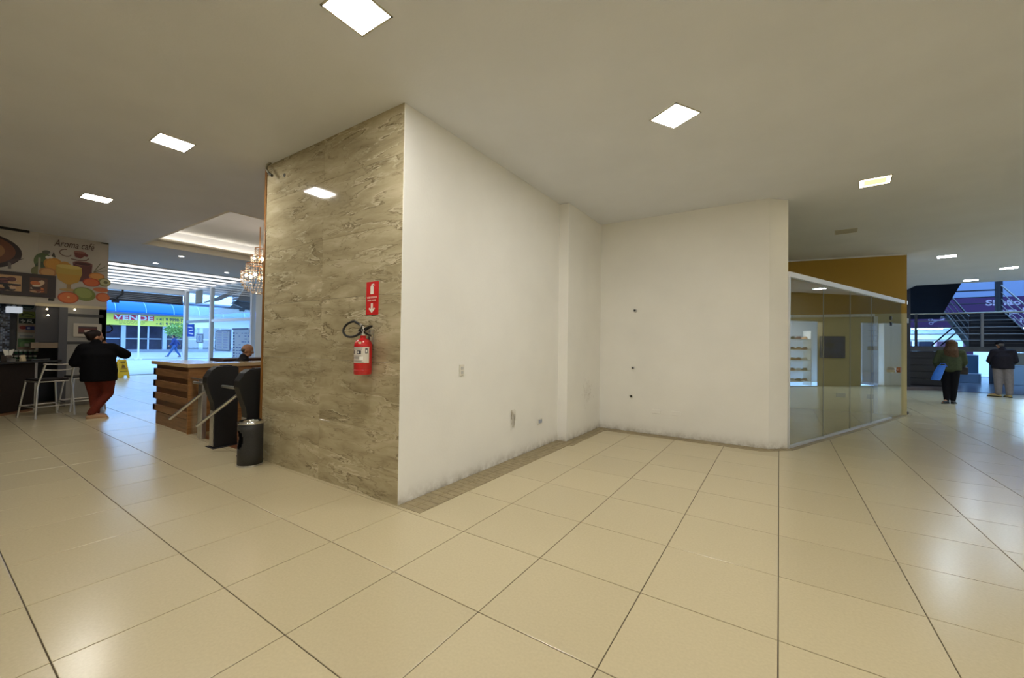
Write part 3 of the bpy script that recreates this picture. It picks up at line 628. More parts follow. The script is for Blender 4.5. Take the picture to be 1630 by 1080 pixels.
mb = MB(); mb.cyl((0.03, -0.025, 0.392), (0.03, 0.025, 0.392), 0.003); mb.tube([(0.03 + 0.015 * math.cos(a), -0.03, 0.392 + 0.015 * math.sin(a)) for a in [i * PI / 6 for i in range(12)]], 0.0018, 5, True); mb.build('safety_pin', STEEL, t, local=True)
hp = []
for i in range(19):
    a = -0.55 + (2 * PI - 0.75) * i / 18
    hp.append((-0.128 + 0.138 * math.cos(a), -0.02 - 0.02 * math.sin(a), 0.405 - 0.072 * math.sin(a)))
MB().tube([(-0.05, -0.01, 0.385)] + hp[1:-1] + [(0.0, -0.01, 0.43)], 0.0105, 10).build('hose', RUBBER, t, local=True, smooth=60)
MB().cyl((-0.03, -0.012, 0.447), (0.02, -0.006, 0.405), 0.0115, n=12).build('hose_clamp', STEEL, t, local=True, smooth=40)
MB().box(-0.02, 0.02, 0.06, 0.097, 0.27, 0.4).build('bracket', STEEL, t, local=True, bevel=0.003)

# ------------------------------------------------------------------ litter bin
t = thing('litter_bin', 'black cylindrical litter bin with a steel ash ring, by the marble wall', 'bin', (-5.0, 2.21, 0))
R_ = 0.125
MB().lathe([(R_ + 0.002, 0), (R_ + 0.002, 0.018), (R_ * 0.98, 0.018), (R_ * 0.98, 0.0)], n=32).build('base_ring', STEEL, t, local=True, smooth=30)
# body with a half moon opening on the left
mb = MB(); n = 56; ah = math.radians(262)
zz = [0.018, 0.16] + [0.2 + i * 0.02 for i in range(10)] + [0.40, 0.475]
def rowz(i): return zz[i]
vs = [(R_ * math.cos(2 * PI * j / n), R_ * math.sin(2 * PI * j / n), z) for z in zz for j in range(n)]; fs = []
for i in range(len(zz) - 1):
    for j in range(n):
        a = 2 * PI * (j + 0.5) / n; zc = (zz[i] + zz[i + 1]) / 2; da = (a - ah + PI) % (2 * PI) - PI
        if (da / 0.72) ** 2 + ((zc - 0.30) / 0.105) ** 2 < 1: continue
        fs.append((i * n + j, i * n + (j + 1) % n, (i + 1) * n + (j + 1) % n, (i + 1) * n + j))
mb.add(vs, fs); b = mb.build('body', mat('speckled_bin', (46, 46, 46), 0.55, noise=0.3, nscale=120), t, local=True, smooth=60); so = b.modifiers.new('wall', 'SOLIDIFY'); so.thickness = 0.004
MB().lathe([(R_ * 0.62, 0.02), (R_ * 0.62, 0.46), (R_ * 0.59, 0.46), (R_ * 0.59, 0.025)], n=28).build('liner', mat('bin_liner', (6, 6, 6), 0.9, spec=0.0), t, local=True, smooth=40)
MB().lathe([(R_ + 0.003, 0.47), (R_ + 0.005, 0.487), (R_ - 0.004, 0.5), (R_ * 0.66, 0.494), (R_ * 0.62, 0.486), (R_ * 0.62, 0.475)], n=36).build('ash_ring', CHROME, t, local=True, smooth=50)
MB().lathe([(R_ * 0.62, 0.472), (R_ * 0.3, 0.474)], n=24).build('ash_tray', mat('ash_dark', (52, 50, 46), 0.8), t, local=True)

# ------------------------------------------------------------------ two turnstiles and the glass barrier
def turnstile(loc, label):
    t = thing('turnstile', label, 'turnstile', loc, 0.0, 'turnstiles in the passage')
    # side outline in (y, z): flared head, tapered neck, straight plinth; y grows into the passage
    out = [(0.0, 0.0), (0.27, 0.0), (0.27, 1.03), (0.245, 1.06), (0.02, 1.06), (-0.04, 1.015), (-0.092, 0.925), (-0.095, 0.85), (-0.05, 0.70), (-0.012, 0.59), (0.0, 0.5)]
    MB().prism([(-0.07, y, z) for y, z in out], (0.14, 0, 0)).build('housing', BLACKM, t, local=True, bevel=0.005)
    MB().prism([(-0.055, -0.0, 0.02), (-0.055, -0.0, 0.48), (-0.055, -0.008, 0.48), (-0.055, -0.008, 0.02)], (0.11, 0, 0)).build('steel_strip', STEEL, t, local=True)
    MB().box(-0.05, 0.05, 0.09, 0.2, 1.06, 1.072).build('card_reader', BLACK, t, local=True, bevel=0.004)
    MB().box(-0.12, 0.12, -0.03, 0.3, 0, 0.008).build('foot_plate', DARKMETAL, t, local=True)
    hub = Vector((-0.13, 0.02, 0.82)); ax = Vector((-0.7, -0.05, 0.15)).normalized()
    MB().cyl(hub + Vector((0.06, 0, 0)), hub + ax * 0.03, 0.065, 0.05, 20).build('hub', BLACK, t, local=True, smooth=40)
    A0, A1 = Vector((-0.16, -0.01, 0.82)), Vector((-0.17, -0.02, 0.73))
    MB().cyl(A0, A0 + Vector((-0.43, 0, -0.005)), 0.019, n=14).build('arm', STEEL, t, local=True, smooth=40)
    MB().cyl(A1, A1 + Vector((-0.52, -0.22, -0.40)), 0.019, n=14).build('arm', STEEL, t, local=True, smooth=40)
    MB().cyl(Vector((-0.16, 0.06, 0.77)), Vector((-0.5, 0.3, 0.42)), 0.019, n=14).build('arm', STEEL, t, local=True, smooth=40)
    return t
t1 = turnstile((-6.19, 2.27, 0), 'black turnstile with steel arms, standing clear between desk and bin')
t2 = dup(t1, (-5.37, 2.30, 0), label='black turnstile half hidden behind the litter bin')
t = thing('glass_barrier', 'low glass barrier with a steel post at the desk corner', 'barrier', (-7.0, 2.4, 0))
box(-7.27, -6.96, 2.395, 2.405, 0.02, 0.83).build('pane', GLASS, t); box(-6.96, -6.82, 2.37, 2.43, 0, 0.83).build('post', STEEL, t, bevel=0.006)
box(-7.3, -6.82, 2.385, 2.415, 0.83, 0.845).build('cap_rail', STEEL, t)

# ------------------------------------------------------------------ reception desk
t = thing('reception_desk', 'wooden reception desk clad with projecting horizontal boards', 'desk', (-8.0, 2.8, 0))
box(-8.72, -7.34, 2.40, 2.9, 0, 0.985).build('carcass', WOODD, t)
for z0, z1 in ((0.815, 0.925), (0.625, 0.73), (0.42, 0.525), (0.225, 0.325)):
    MB().box(-8.80, -7.335, 2.362, 2.41, z0, z1).box(-8.80, -8.70, 2.362, 3.0, z0, z1).build('board', WOOD, t, bevel=0.003)
box(-8.74, -7.335, 2.388, 2.41, 0.0, 0.2).build('plinth_board', WOOD, t, bevel=0.003)
box(-8.735, -7.338, 2.388, 2.402, 0.205, 0.985).build('back_board', wood_mat('board_recess_shaded', (80, 54, 34), (112, 78, 50), 0.4, 'X'), t)  # shade between the boards painted in as a darker copy of the wood
box(-7.36, -7.32, 2.37, 4.6, 0, 0.985).build('side_panel', WOODY, t, bevel=0.003)
box(-8.86, -7.29, 2.345, 2.95, 0.99, 1.045).build('countertop', mat('pale_laminate', (196, 170, 126), 0.18), t, bevel=0.004)
box(-7.85, -7.29, 2.95, 4.6, 0.99, 1.045).build('countertop', mat('pale_laminate', (196, 170, 126), 0.18), t, bevel=0.004)
t = thing('back_desk', 'dark-topped back desk behind the reception desk', 'desk', (-8.95, 4.2, 0))
box(-9.3, -8.7, 3.35, 5.6, 1.0, 1.06).build('top', WOODD, t, bevel=0.004); box(-9.25, -8.75, 3.4, 5.55, 0, 1.0).build('front_panel', WOODY, t)

# ------------------------------------------------------------------ chandelier
ct = Vector((-9.5, 4.30, 2.42)); t = thing('chandelier', 'tiered crystal chandelier hanging in the ceiling tray', 'chandelier', ct)
CRY = mat('crystal', (255, 240, 224), 0.12); CRY.node_tree.nodes['Principled BSDF'].inputs['Transmission Weight'].default_value = 0.55

GOLD = mat('warm_gold', (214, 160, 110), 0.25, 0.9)
tiers = [(0.09, 0.86, 0.15), (0.17, 0.66, 0.17), (0.25, 0.48, 0.17), (0.335, 0.30, 0.18)]
for rr, z, hgt in tiers: MB().tube([(rr * math.cos(a), rr * math.sin(a), z + hgt) for a in [2 * PI * i / 28 for i in range(28)]], 0.009, 6, True).build('ring', GOLD, t, local=True, smooth=60)
mb = MB()
def drop(x, y, z, s, l):
    vs = [(x, y, z + l / 2), (x, y, z - l / 2)] + [(x + s * math.cos(a), y + s * math.sin(a), z + l * 0.12) for a in (0, PI / 2, PI, 3 * PI / 2)]
    mb.add(vs, [(0, 2, 3), (0, 3, 4), (0, 4, 5), (0, 5, 2), (1, 3, 2), (1, 4, 3), (1, 5, 4), (1, 2, 5)])
for rr, z, hgt in tiers:
    n = int(rr * 120)
    for i in range(n):
        a = 2 * PI * i / n
        for q in range(3): drop(rr * math.cos(a), rr * math.sin(a), z + hgt * (0.15 + 0.3 * q), 0.015, 0.05)
for k in range(6):
    ph = (k + 0.5) / 6 * PI / 2; rr = 0.34 * math.cos(ph); z = 0.29 - 0.28 * math.sin(ph); n = max(6, int(rr * 110))
    for i in range(n): drop(rr * math.cos(2 * PI * i / n), rr * math.sin(2 * PI * i / n), z, 0.017, 0.05)
stuff(mb.build('crystals', CRY, t, local=True))
MB().cyl((0, 0, 0.3), (0, 0, 1.58), 0.012, n=8).build('stem', GOLD, t, local=True); MB().lathe([(0.07, 1.55), (0.06, 1.6)], n=16).build('ceiling_cup', GOLD, t, local=True)
for i in range(6):
    a = 2 * PI * i / 6 + 0.3
    MB().ball((0.24 * math.cos(a), 0.24 * math.sin(a), 0.40), 0.03, 10).build('bulb', mat('chandelier_bulb', (255, 240, 210), 0.4, emit=(1, 0.8, 0.58), estr=70), t, local=True)
for i in range(3):
    a = 2 * PI * i / 3; MB().ball((0.1 * math.cos(a), 0.1 * math.sin(a), 0.78), 0.025, 10).build('bulb', mat('chandelier_bulb', (255, 240, 210), 0.4, emit=(1, 0.8, 0.58), estr=70), t, local=True)

# ------------------------------------------------------------------ entrance: glass side wall, roller shutter
win2 = struct(thing('window_2', 'glass side wall of the entrance with white mullions', 'glass wall')); del win2['category']
for x in (-20.45, -18.0, -14.75): box(x - 0.06, x + 0.06, 6.44, 6.56, 0, HC).build('mullion', ALUW, win2, bevel=0.004)
for x0, x1 in ((-20.39, -18.06), (-17.94, -14.81)):
    box(x0, x1, 6.46, 6.54, 3.40, HC).build('head_rail', ALUW, win2); box(x0, x1, 6.46, 6.54, 0, 0.08).build('bottom_rail', ALUW, win2)
    box(x0, x1, 6.496, 6.504, 0.08, 2.10).build('pane', GLASS, win2); box(x0, x1, 6.496, 6.504, 2.20, 3.40).build('pane', GLASS, win2)
    box(x0, x1, 6.46, 6.54, 2.10, 2.20).build('transom', mat('grey_transom', (120, 132, 150), 0.4) if x0 < -20 else ALUW, win2)
fr = struct(box(-21.0, -20.6, 2.3, 6.5, 3.26, 3.5).build('wall_street_header', mat('header_paint', (205, 208, 214), 0.6)))
struct(box(-20.62, -20.515, 6.44, 6.56, 0, HC).build('wall_street_return', ALUW))
t = thing('roller_shutter', 'rolled up grey slatted roller shutter over the street entrance', 'shutter', (-21.0, 4.6, 2.9))
for i in range(5): MB().tube([(-20.7, 2.5, 2.93 + i * 0.066), (-20.7, 6.43, 2.93 + i * 0.066)], 0.036, 10).build('slat', SHUTTER, t, smooth=50)
box(-20.74, -20.66, 2.5, 6.43, 2.85, 2.9).build('bottom_bar', DARKMETAL, t)
MB().tube([(-20.58, 4.56, 3.26), (-20.57, 4.56, 3.1), (-20.59, 4.44, 2.98), (-20.6, 4.38, 2.84)], 0.03, 8).build('chain', BLACK, t, smooth=60)
box(-20.66, -20.58, 4.27, 4.48, 2.76, 2.86).build('chain_box', BLACK, t, bevel=0.01)
# notices on the glass
def notice(name, label, x0, x1, z0, z1, col, deco):
    t = thing(name, label, 'notice', ((x0 + x1) / 2, 6.49, z0)); box(x0, x1, 6.489, 6.4945, z0, z1).build('sheet', paper('paper_%d_%d_%d' % col, col), t)
    pr = Print((x0, 6.489, z0), (1, 0, 0), (0, 0, 1)); deco(pr, x1 - x0, z1 - z0); pr.build('print', t)
DK = (64, 82, 140)
notice('notice', 'beige paper sheet taped high on the entrance glass', -19.55, -18.85, 2.85, 3.38, (222, 220, 212), lambda p, a, b: p.rect(0.05, 0.02, a - 0.05, 0.05, (120, 120, 120)))
def framed(p, a, b):
    for q in ((0, 0, a, 0.05), (0, b - 0.05, a, b), (0, 0, 0.07, b), (a - 0.07, 0, a, b)): p.rect(*q, DK)
    for i in range(7): p.rect(0.2, 0.12 + i * 0.09, a / 2 - 0.06, 0.16 + i * 0.09, (150, 168, 220)); p.rect(a / 2 + 0.06, 0.12 + i * 0.09, a - 0.2, 0.16 + i * 0.09, (150, 168, 220))
notice('notice', 'dark framed notice with two columns of lines on the entrance glass', -17.6, -16.35, 1.02, 1.78, (232, 240, 252), framed)
def rows(p, a, b):
    for i in range(9):
        p.rect(0.05, 0.06 + i * 0.1, 0.18, 0.12 + i * 0.1, DK)
        for j in range(5): p.rect(0.26 + j * 0.22, 0.07 + i * 0.1, 0.26 + j * 0.22 + random.uniform(0.1, 0.19), 0.1 + i * 0.1, random.choice([(120, 140, 200), (235, 240, 250), (90, 110, 180)]))
    p.rect(0.0, b - 0.05, a, b, DK)
notice('notice', 'pale price list with many rows on the entrance glass behind the seated man', -16.15, -14.95, 0.78, 1.84, (236, 242, 252), rows)
notice('notice', 'small square blue logo sticker on the narrow entrance pane', -20.3, -19.6, 1.55, 2.05, (120, 156, 232), lambda p, a, b: p.stroke([(0.1, 0.38), (0.5, 0.36), (0.6, 0.26), (0.2, 0.24), (0.15, 0.14), (0.62, 0.1)], 0.05, (220, 232, 250)))
notice('notice', 'small framed picture notice in the middle of the narrow entrance pane', -19.35, -18.75, 1.3, 1.66, (230, 240, 252), lambda p, a, b: (p.rect(0, 0, a, 0.03, DK), p.rect(0, b - 0.03, a, b, DK), p.rect(0, 0, 0.05, b, DK), p.rect(a - 0.05, 0, a, b, DK), p.ell(a / 2, b / 2, 0.12, 0.1, (120, 150, 210))))
# bent dark canopy outside the glass
t = thing('bent_canopy', 'bent dark metal canopy sheet hanging outside the entrance glass', 'canopy', (-19, 7.6, 3.0))
MB().prism([(-20.8, 7.2, 3.02), (-19.2, 7.2, 3.05), (-18.1, 7.7, 3.62), (-19.0, 8.2, 3.66)], (0, 0, 0.03)).build('sheet', mat('canopy_grey', (118, 122, 132), 0.5), t)
MB().prism([(-18.9, 7.7, 3.1), (-18.1, 7.7, 3.62), (-17.1, 7.7, 2.96), (-17.0, 7.7, 2.75), (-19.6, 7.7, 2.8)], (0, 0.03, 0)).build('side_sheet', BLACK, t)
MB().box(-21.6, -16.4, 7.9, 8.2, 2.62, 2.86).build('roller_box', DARKMETAL, t, bevel=0.02)
for i in range(5): MB().box(-20.8, -16.4, 8.3, 8.34, 2.95 + i * 0.14, 3.06 + i * 0.14).build('slat', SHUTTER, t)
MB().tube([(-19.2, 7.6, 2.98), (-18.2, 7.62, 2.75)], 0.015, 6).build('strut', ALU, t)
# ------------------------------------------------------------------ street
struct(box(-95, -21.5, -40, 90, -0.15, -0.012).build('pavement', mat('pale_pavement', (168, 172, 180), 0.7, noise=0.08, nscale=1.5)))
struct(MB().box(-61.5, -37.2, -20, 80, -0.012, -0.004).build('pavement_waves', wave_pavement())); struct(box(-37.2, -36.9, -20, 80, -0.012, 0.02).build('trim_kerb', mat('kerb', (150, 154, 165), 0.7)))
XS = -62.0
b = thing('shop_building', 'long low shop building across the street with dark windows', 'building', (XS, 20, 0))
box(XS - 6, XS - 0.6, -6, 60, 0, 6.0).build('wall', mat('far_wall', (150, 160, 178), 0.7), b); box(XS - 6, XS - 0.3, -6, 60, 6.0, 6.2).build('upper_wall', mat('far_upper_wall', (176, 182, 192), 0.7, noise=0.06, nscale=0.6), b)
box(XS - 0.6, XS - 0.1, -6, 60, 0, 0.25).build('sill', mat('far_sill', (140, 146, 160), 0.7), b)
NAVY = mat('dark_window_glass', (34, 34, 58), 0.1, noise=0.4, nscale=1.2)
FARALU = mat('far_aluminium', (176, 188, 206), 0.5)
y = 3.05
while y < 44:
    box(XS - 0.55, XS - 0.5, y, y + 3.3, 0.25, 3.0).build('window_pane', NAVY, b)
    box(XS - 0.52, XS - 0.4, y, y + 3.3, 1.44, 1.54).build('window_bar', FARALU, b)
    box(XS - 0.6, XS - 0.2, y - 0.38, y, 0, 3.1).build('pillar', FARALU, b)
    box(XS - 0.52, XS - 0.4, y + 1.95, y + 2.1, 0.25, 3.0).build('window_post', FARALU, b)
    y += 3.7
box(XS - 0.6, XS - 0.052, -6, 60, 3.0, 4.6).build('fascia', mat('far_fascia', (176, 190, 205), 0.6), b)
for y0, y1, z0, z1, l in ((12.2, 19.9, 3.0, 4.26, 'yellow'),):
    t = thing('sale_banner', 'yellow sale banner with a red word and two telephone numbers', 'banner', (XS, 16, 3.0))
    box(XS - 0.05, XS + 0.02, y0, y1 + 2.2, z0, z1).build('sheet', mat('banner_yellow', (244, 238, 96), 0.6), t)
    RD = mat('banner_red', (224, 44, 84), 0.6); INK = mat('banner_ink', (44, 74, 96), 0.6)
    box(XS + 0.02, XS + 0.035, 13.05, 16.55, 3.62, 4.2).build('red_block', RD, t)
    text('VENDE', 0.74, 'lettering', WHITE, t, (XS + 0.045, 13.1, 3.645), (0, 1, 0), (0, 0, 1), width=3.4, bold=0.02)
    text('• 41 9 9998-7777', 0.5, 'lettering', INK, t, (XS + 0.045, 16.75, 3.68), (0, 1, 0), (0, 0, 1), width=3.25, bold=0.008)
    text('• 41 9 9610-9999', 0.5, 'lettering', INK, t, (XS + 0.045, 16.75, 3.14), (0, 1, 0), (0, 0, 1), width=3.25, bold=0.008)
    pr = Print((XS + 0.022, 13.2, 3.1), (0, 1, 0), (0, 0, 1))
    for i, (a, c) in enumerate(((0.0, 2.5), (0.3, 2.3), (0.3, 2.4))):
        q = a
        while q < c: wd = random.uniform(0.12, 0.3); pr.rect(q, 0.36 - i * 0.15, q + wd, 0.42 - i * 0.15, (150, 150, 70)); q += wd + 0.08
    pr.build('small_print', t)
t = thing('street_awning', 'long bright blue rounded awning above the shops across the street', 'awning', (XS, 18, 4.4))
BLUE = mat('awning_blue', (8, 108, 214), 0.55); n = 8
arc = [(XS + 2.0 * math.sin(a) - 0.3, 4.40 + 1.35 * math.cos(a)) for a in [PI / 2 * i / n for i in range(n + 1)]]
mb = MB(); vs = [(x, yy, z) for yy in (-6, 58) for x, z in arc]; mb.add(vs, [(i, i + 1, n + 2 + i, n + 1 + i) for i in range(n)])
o = mb.build('canvas', BLUE, t, smooth=60); so = o.modifiers.new('cloth', 'SOLIDIFY'); so.thickness = 0.03
RIB = mat('awning_rib', (120, 178, 232), 0.5)
for i in range(24): MB().tube([(x + 0.03, -5 + i * 2.55, z + 0.03) for x, z in arc], 0.045, 6).build('rib', RIB, t)
t = thing('street_post', 'thin pale post standing in the street in front of the banner', 'post', (-36.9, 9.06, 0))
MB().cyl((-36.9, 9.06, 0), (-36.9, 9.06, 3.1), 0.05, n=12).build('shaft', ALUW, t, smooth=40); MB().cyl((-36.9, 9.06, 0), (-36.9, 9.06, 0.06), 0.22, n=16).build('base', ALU, t)
# small street tree
t = thing('street_tree', 'small light green street tree behind the walking person', 'tree', (-46, 14.4, 0))
MB().tube([(-46, 14.4, 0), (-46.05, 14.45, 1.2), (-46, 14.3, 2.6)], [0.07, 0.06, 0.04], 8).build('trunk', mat('bark', (84, 72, 60), 0.8), t, smooth=60)
mb = MB()
for i in range(900):
    d = Vector((random.gauss(0, 1), random.gauss(0, 1), random.gauss(0, 0.6))); d.normalize(); rr = random.random() ** 0.4
    c = Vector((-46 + d.x * 0.95 * rr, 14.3 + d.y * 1.25 * rr, 2.25 + d.z * 0.75 * rr)); s = random.uniform(0.06, 0.12)
    u = Vector((random.uniform(-1, 1), random.uniform(-1, 1), random.uniform(-0.6, 0.6))).normalized(); v = u.orthogonal().normalized()
    mb.add([c - u * s * 1.8, c + v * s * 0.6, c + u * s * 1.8, c - v * s * 0.6], [(0, 1, 2, 3)])
stuff(mb.build('foliage', mat('tree_leaf', (138, 176, 96), 0.6), t))
# wet floor sign
t = thing('wet_floor_sign', 'yellow folding wet floor sign near the street entrance', 'sign', (-19.9, 4.44, 0), math.radians(12))
YEL = mat('sign_yellow', (238, 190, 24), 0.5)
def wedge(mb, y0, z0, y1, z1, w0, w1, th):
    mb.add([(y0, -w0, z0), (y0, w0, z0), (y1, w1, z1), (y1, -w1, z1), (y0 + th, -w0, z0), (y0 + th, w0, z0), (y1 + th, w1, z1), (y1 + th, -w1, z1)], [(0, 1, 2, 3), (7, 6, 5, 4), (0, 4, 5, 1), (1, 5, 6, 2), (2, 6, 7, 3), (3, 7, 4, 0)])
mb = MB(); wedge(mb, 0.16, 0.1, 0.02, 0.66, 0.155, 0.115, 0.014)
for s in (-1, 1): mb.add([(0.185, s * 0.155, 0), (0.185, s * 0.09, 0), (0.16, s * 0.07, 0.1), (0.16, s * 0.155, 0.1), (0.199, s * 0.155, 0), (0.199, s * 0.09, 0), (0.174, s * 0.07, 0.1), (0.174, s * 0.155, 0.1)], [(0, 1, 2, 3), (7, 6, 5, 4), (0, 4, 5, 1), (1, 5, 6, 2), (2, 6, 7, 3), (3, 7, 4, 0)])
mb.build('front_leaf', YEL, t, local=True)
mb = MB(); wedge(mb, -0.18, 0.0, -0.02, 0.66, 0.155, 0.115, -0.014); mb.build('rear_leaf', YEL, t, local=True)
mb = MB(); mb.tube([(0, -0.08, 0.65), (0, -0.07, 0.72), (0, 0.07, 0.72), (0, 0.08, 0.65)], 0.014, 8); mb.build('handle', mat('pale_handle', (226, 220, 190), 0.5), t, local=True, smooth=60)
pr = Print((0.0, 0, 0), (0, 1, 0), (-0.24, 0, 0.97)); pr.o = Vector((0.185, 0, 0.085))
for z, a in ((0.5, 0.08), (0.46, 0.06), (0.24, 0.09), (0.15, 0.11)): pr.rect(-a, z, a, z + 0.025, (120, 84, 20))
pr.poly([(-0.05, 0.29), (0.06, 0.29), (0.03, 0.4), (-0.02, 0.42)], (130, 90, 20))
o = pr.build('print', t); 
o.location = Vector(t.location) ; o.location = (0, 0, 0)
me = o.data
for v in me.vertices: v.co = v.co + Vector(t.location)

# ------------------------------------------------------------------ café
CX = -12.3
DARKCAF = mat('dark_cafe_wall', (54, 54, 60), 0.4, noise=0.1, nscale=3)
struct(box(CX - 0.15, CX, -6.2, 2.48, 2.05, HC).build('wall_cafe_fascia', mat('fascia_white', (196, 190, 180), 0.6)))
struct(box(CX - 0.1, CX, 1.9, 2.475, 0, 2.05).build('wall_cafe_pier', P_GREY)); struct(box(CX - 0.06, CX - 0.04, 1.47, 1.9, 1.32, 2.05).build('wall_cafe_dark', DARKCAF))
struct(box(CX - 0.12, CX + 0.0, 1.78, 1.9, 0, 2.05).build('pillar_cafe', mat('grey_pillar', (82, 84, 92), 0.4)))
struct(box(CX - 0.2, CX - 0.02, 1.42, 1.8, 1.2, 1.31).build('trim_cafe_ledge', mat('tan_ledge', (134, 116, 96), 0.5)))
for z in (1.86, 1.28): struct(box(CX, CX + 0.012, 1.9, 2.42, z, z + 0.06).build('trim_cafe_band', mat('dark_band', (66, 68, 72), 0.4)))
struct(box(CX - 0.01, CX + 0.014, 1.45, 2.48, 2.04, 2.1).build('trim_cafe_head', mat('cream_trim', (206, 196, 168), 0.5)))
struct(box(-16.2, -16, -6.2, 2.48, 0, HC).build('wall_cafe_rear', DARKCAF)); struct(box(-16, CX, 2.36, 2.478, 0, HC).build('wall_cafe_side', P_GREY)); 
struct(box(-16, CX - 0.15, -6.2, 2.36, 2.7, 2.8).build('ceiling_cafe', DARKCAF)); struct(box(-13.75, -13.6, -3.0, 2.36, 0, 2.7).build('wall_cafe_back', DARKCAF))
# mosaic wall piece behind the counter
t = thing('mosaic_panel', 'blue grey mosaic tile panel on the café back wall at the left edge', 'wall panel', (-13.55, 0.9, 1.2)); box(-13.6, -13.53, 0.4, 1.27, 1.1, 2.5).build('backing', mat('mosaic_grout', (60, 66, 80), 0.6), t)
mbs = [MB(), MB(), MB()]
for i in range(46):
    for j in range(28):
        if random.random() < 0.95:
            y, z = 0.41 + j * 0.0305, 1.11 + i * 0.03
            random.choice(mbs).box(-13.53, -13.524, y, y + 0.026, z, z + 0.026)
for q, c in zip(mbs, ((176, 192, 220), (120, 136, 168), (56, 62, 84))): stuff(q.build('mosaic_tiles', mat('mosaic_%d' % c[0], c, 0.15), t))
# column of advertising cards
t = thing('advert_column', 'tall narrow board of small adverts on the café back wall', 'board', (-13.5, 1.51, 1.15)); box(-13.6, -13.5, 1.36, 1.62, 1.1, 2.2).build('board', mat('advert_board', (170, 164, 146), 0.5), t); box(-13.56, -13.47, 1.62, 1.655, 1.1, 2.2).build('edge', WHITE, t)
def card(z0, z1, col, fn):
    box(-13.5, -13.494, 1.375, 1.61, z0, z1).build('card', mat('card_%d_%d_%d' % col, col, 0.5), t); pr = Print((-13.494, 1.375, z0), (0, 1, 0), (0, 0, 1)); fn(pr); pr.build('card_print', t)
card(1.98, 2.18, (178, 182, 176), lambda p: (p.ell(0.12, 0.1, 0.09, 0.07, (40, 74, 70)), p.ell(0.12, 0.1, 0.075, 0.055, (150, 170, 160)), p.rect(0.05, 0.08, 0.19, 0.12, (40, 74, 70))))
card(1.83, 1.965, (146, 160, 76), lambda p: (p.ell(0.12, 0.06, 0.09, 0.035, (44, 66, 40)), p.ell(0.12, 0.06, 0.07, 0.022, (150, 164, 90))))
card(1.71, 1.82, (28, 46, 34), lambda p: p.stroke([(0.06, 0.08), (0.03, 0.06), (0.09, 0.05), (0.05, 0.02)], 0.02, (228, 230, 220)).stroke([(0.12, 0.02), (0.13, 0.08), (0.18, 0.08), (0.17, 0.05), (0.13, 0.05), (0.2, 0.02)], 0.02, (228, 230, 220)))
card(1.52, 1.69, (186, 160, 140), lambda p: (p.ell(0.06, 0.1, 0.05, 0.04, (140, 40, 36)), p.rect(0.1, 0.05, 0.22, 0.13, (54, 66, 130)), p.rect(0.12, 0.07, 0.16, 0.11, (210, 214, 226))))
card(1.40, 1.50, (196, 194, 184), lambda p: p.rect(0.02, 0.03, 0.2, 0.05, (130, 140, 150)))
card(1.16, 1.38, (70, 112, 62), lambda p: (p.ell(0.11, 0.1, 0.09, 0.08, (110, 150, 90)), p.rect(0.09, 0.06, 0.15, 0.12, (226, 226, 210)), p.rect(0.0, 0.0, 0.235, 0.04, (150, 120, 100))))
# pendant lamp
t = thing('pendant_lamp', 'white square-shaded pendant lamp over the café counter', 'lamp', (-13.0, 1.25, 2.0)); box(-13.11, -12.89, 1.16, 1.36, 1.905, 2.03).build('shade', mat('lit_shade', (230, 236, 246), 0.5, emit=(0.8, 0.88, 1.0), estr=0.5), t, bevel=0.01); MB().cyl((-13.0, 1.26, 2.03), (-13.0, 1.26, 2.7), 0.006, n=6).build('cord', ALU, t); MB().cyl((-13.0, 1.26, 2.03), (-13.0, 1.26, 2.06), 0.03, n=12).build('cap', ALU, t)
for y, z, l in ((1.60, 1.98, 'upper bulb reflection built as a small glowing ball before the dark café wall'), (1.615, 1.86, 'lower bulb reflection built as a small glowing ball before the dark café wall'), (1.98, 2.0, 'dim bulb reflection, a small glowing ball at the top of the grey café pier')):  # reflections of bulbs, built as glowing balls on added stems
    t = thing('bulb_reflection', l, 'lamp', (CX + 0.1, y, z)); MB().ball((CX + 0.1, y, z), 0.016, 10).build('bulb', mat('bulb_reflection_glow', (255, 230, 180), 0.4, emit=(1, 0.8, 0.5), estr=14 if y < 1.9 else 3), t); MB().tube([(CX + 0.1, y, z + 0.016), (CX + 0.06, y, z + 0.05), (CX - 0.04, y, 2.06)], 0.004, 5).build('stem', DARKMETAL, t)
# posters
def poster_base(name, label, cat, y0, y1, z0, z1, col, d=0.012, d0=0.0005):
    t = thing(name, label, cat, (CX, (y0 + y1) / 2, z0)); box(CX + d0, CX + d, y0, y1, z0, z1).build('sheet', mat('sheet_%d_%d_%d' % col, col, 0.55), t)
    return t, Print((CX + d, y0, z0), (0, 1, 0), (0, 0, 1))
t, p = poster_base('juice_poster', 'white café poster of fruit, juice glass and cup lettering', 'poster', 1.475, 2.474, 2.105, 3.47, (188, 182, 172))
G1, G2 = (86, 104, 62), (60, 76, 48)
p.ell(0.07, 0.83, 0.13, 0.17, G1).ell(0.06, 0.72, 0.1, 0.1, G2).ell(0.0, 0.62, 0.09, 0.1, (112, 110, 66))
p.rect(-0.0, 0.4, 0.03, 0.9, (168, 160, 140))
p.ell(0.2, 0.80, 0.13, 0.13, (188, 134, 50)).ell(0.2, 0.80, 0.1, 0.1, (206, 150, 60)).ell(0.36, 0.78, 0.09, 0.1, (190, 140, 54))
p.ell(0.13, 0.62, 0.12, 0.1, (176, 122, 66)).ell(0.13, 0.62, 0.09, 0.075, (198, 150, 90))
p.poly([(0.47, 0.88), (0.76, 0.88), (0.75, 0.66), (0.7, 0.55), (0.64, 0.5), (0.56, 0.5), (0.5, 0.6)], (96, 52, 50)).ell(0.615, 0.88, 0.145, 0.045, (128, 84, 78)).ell(0.615, 0.875, 0.12, 0.03, (70, 36, 36))
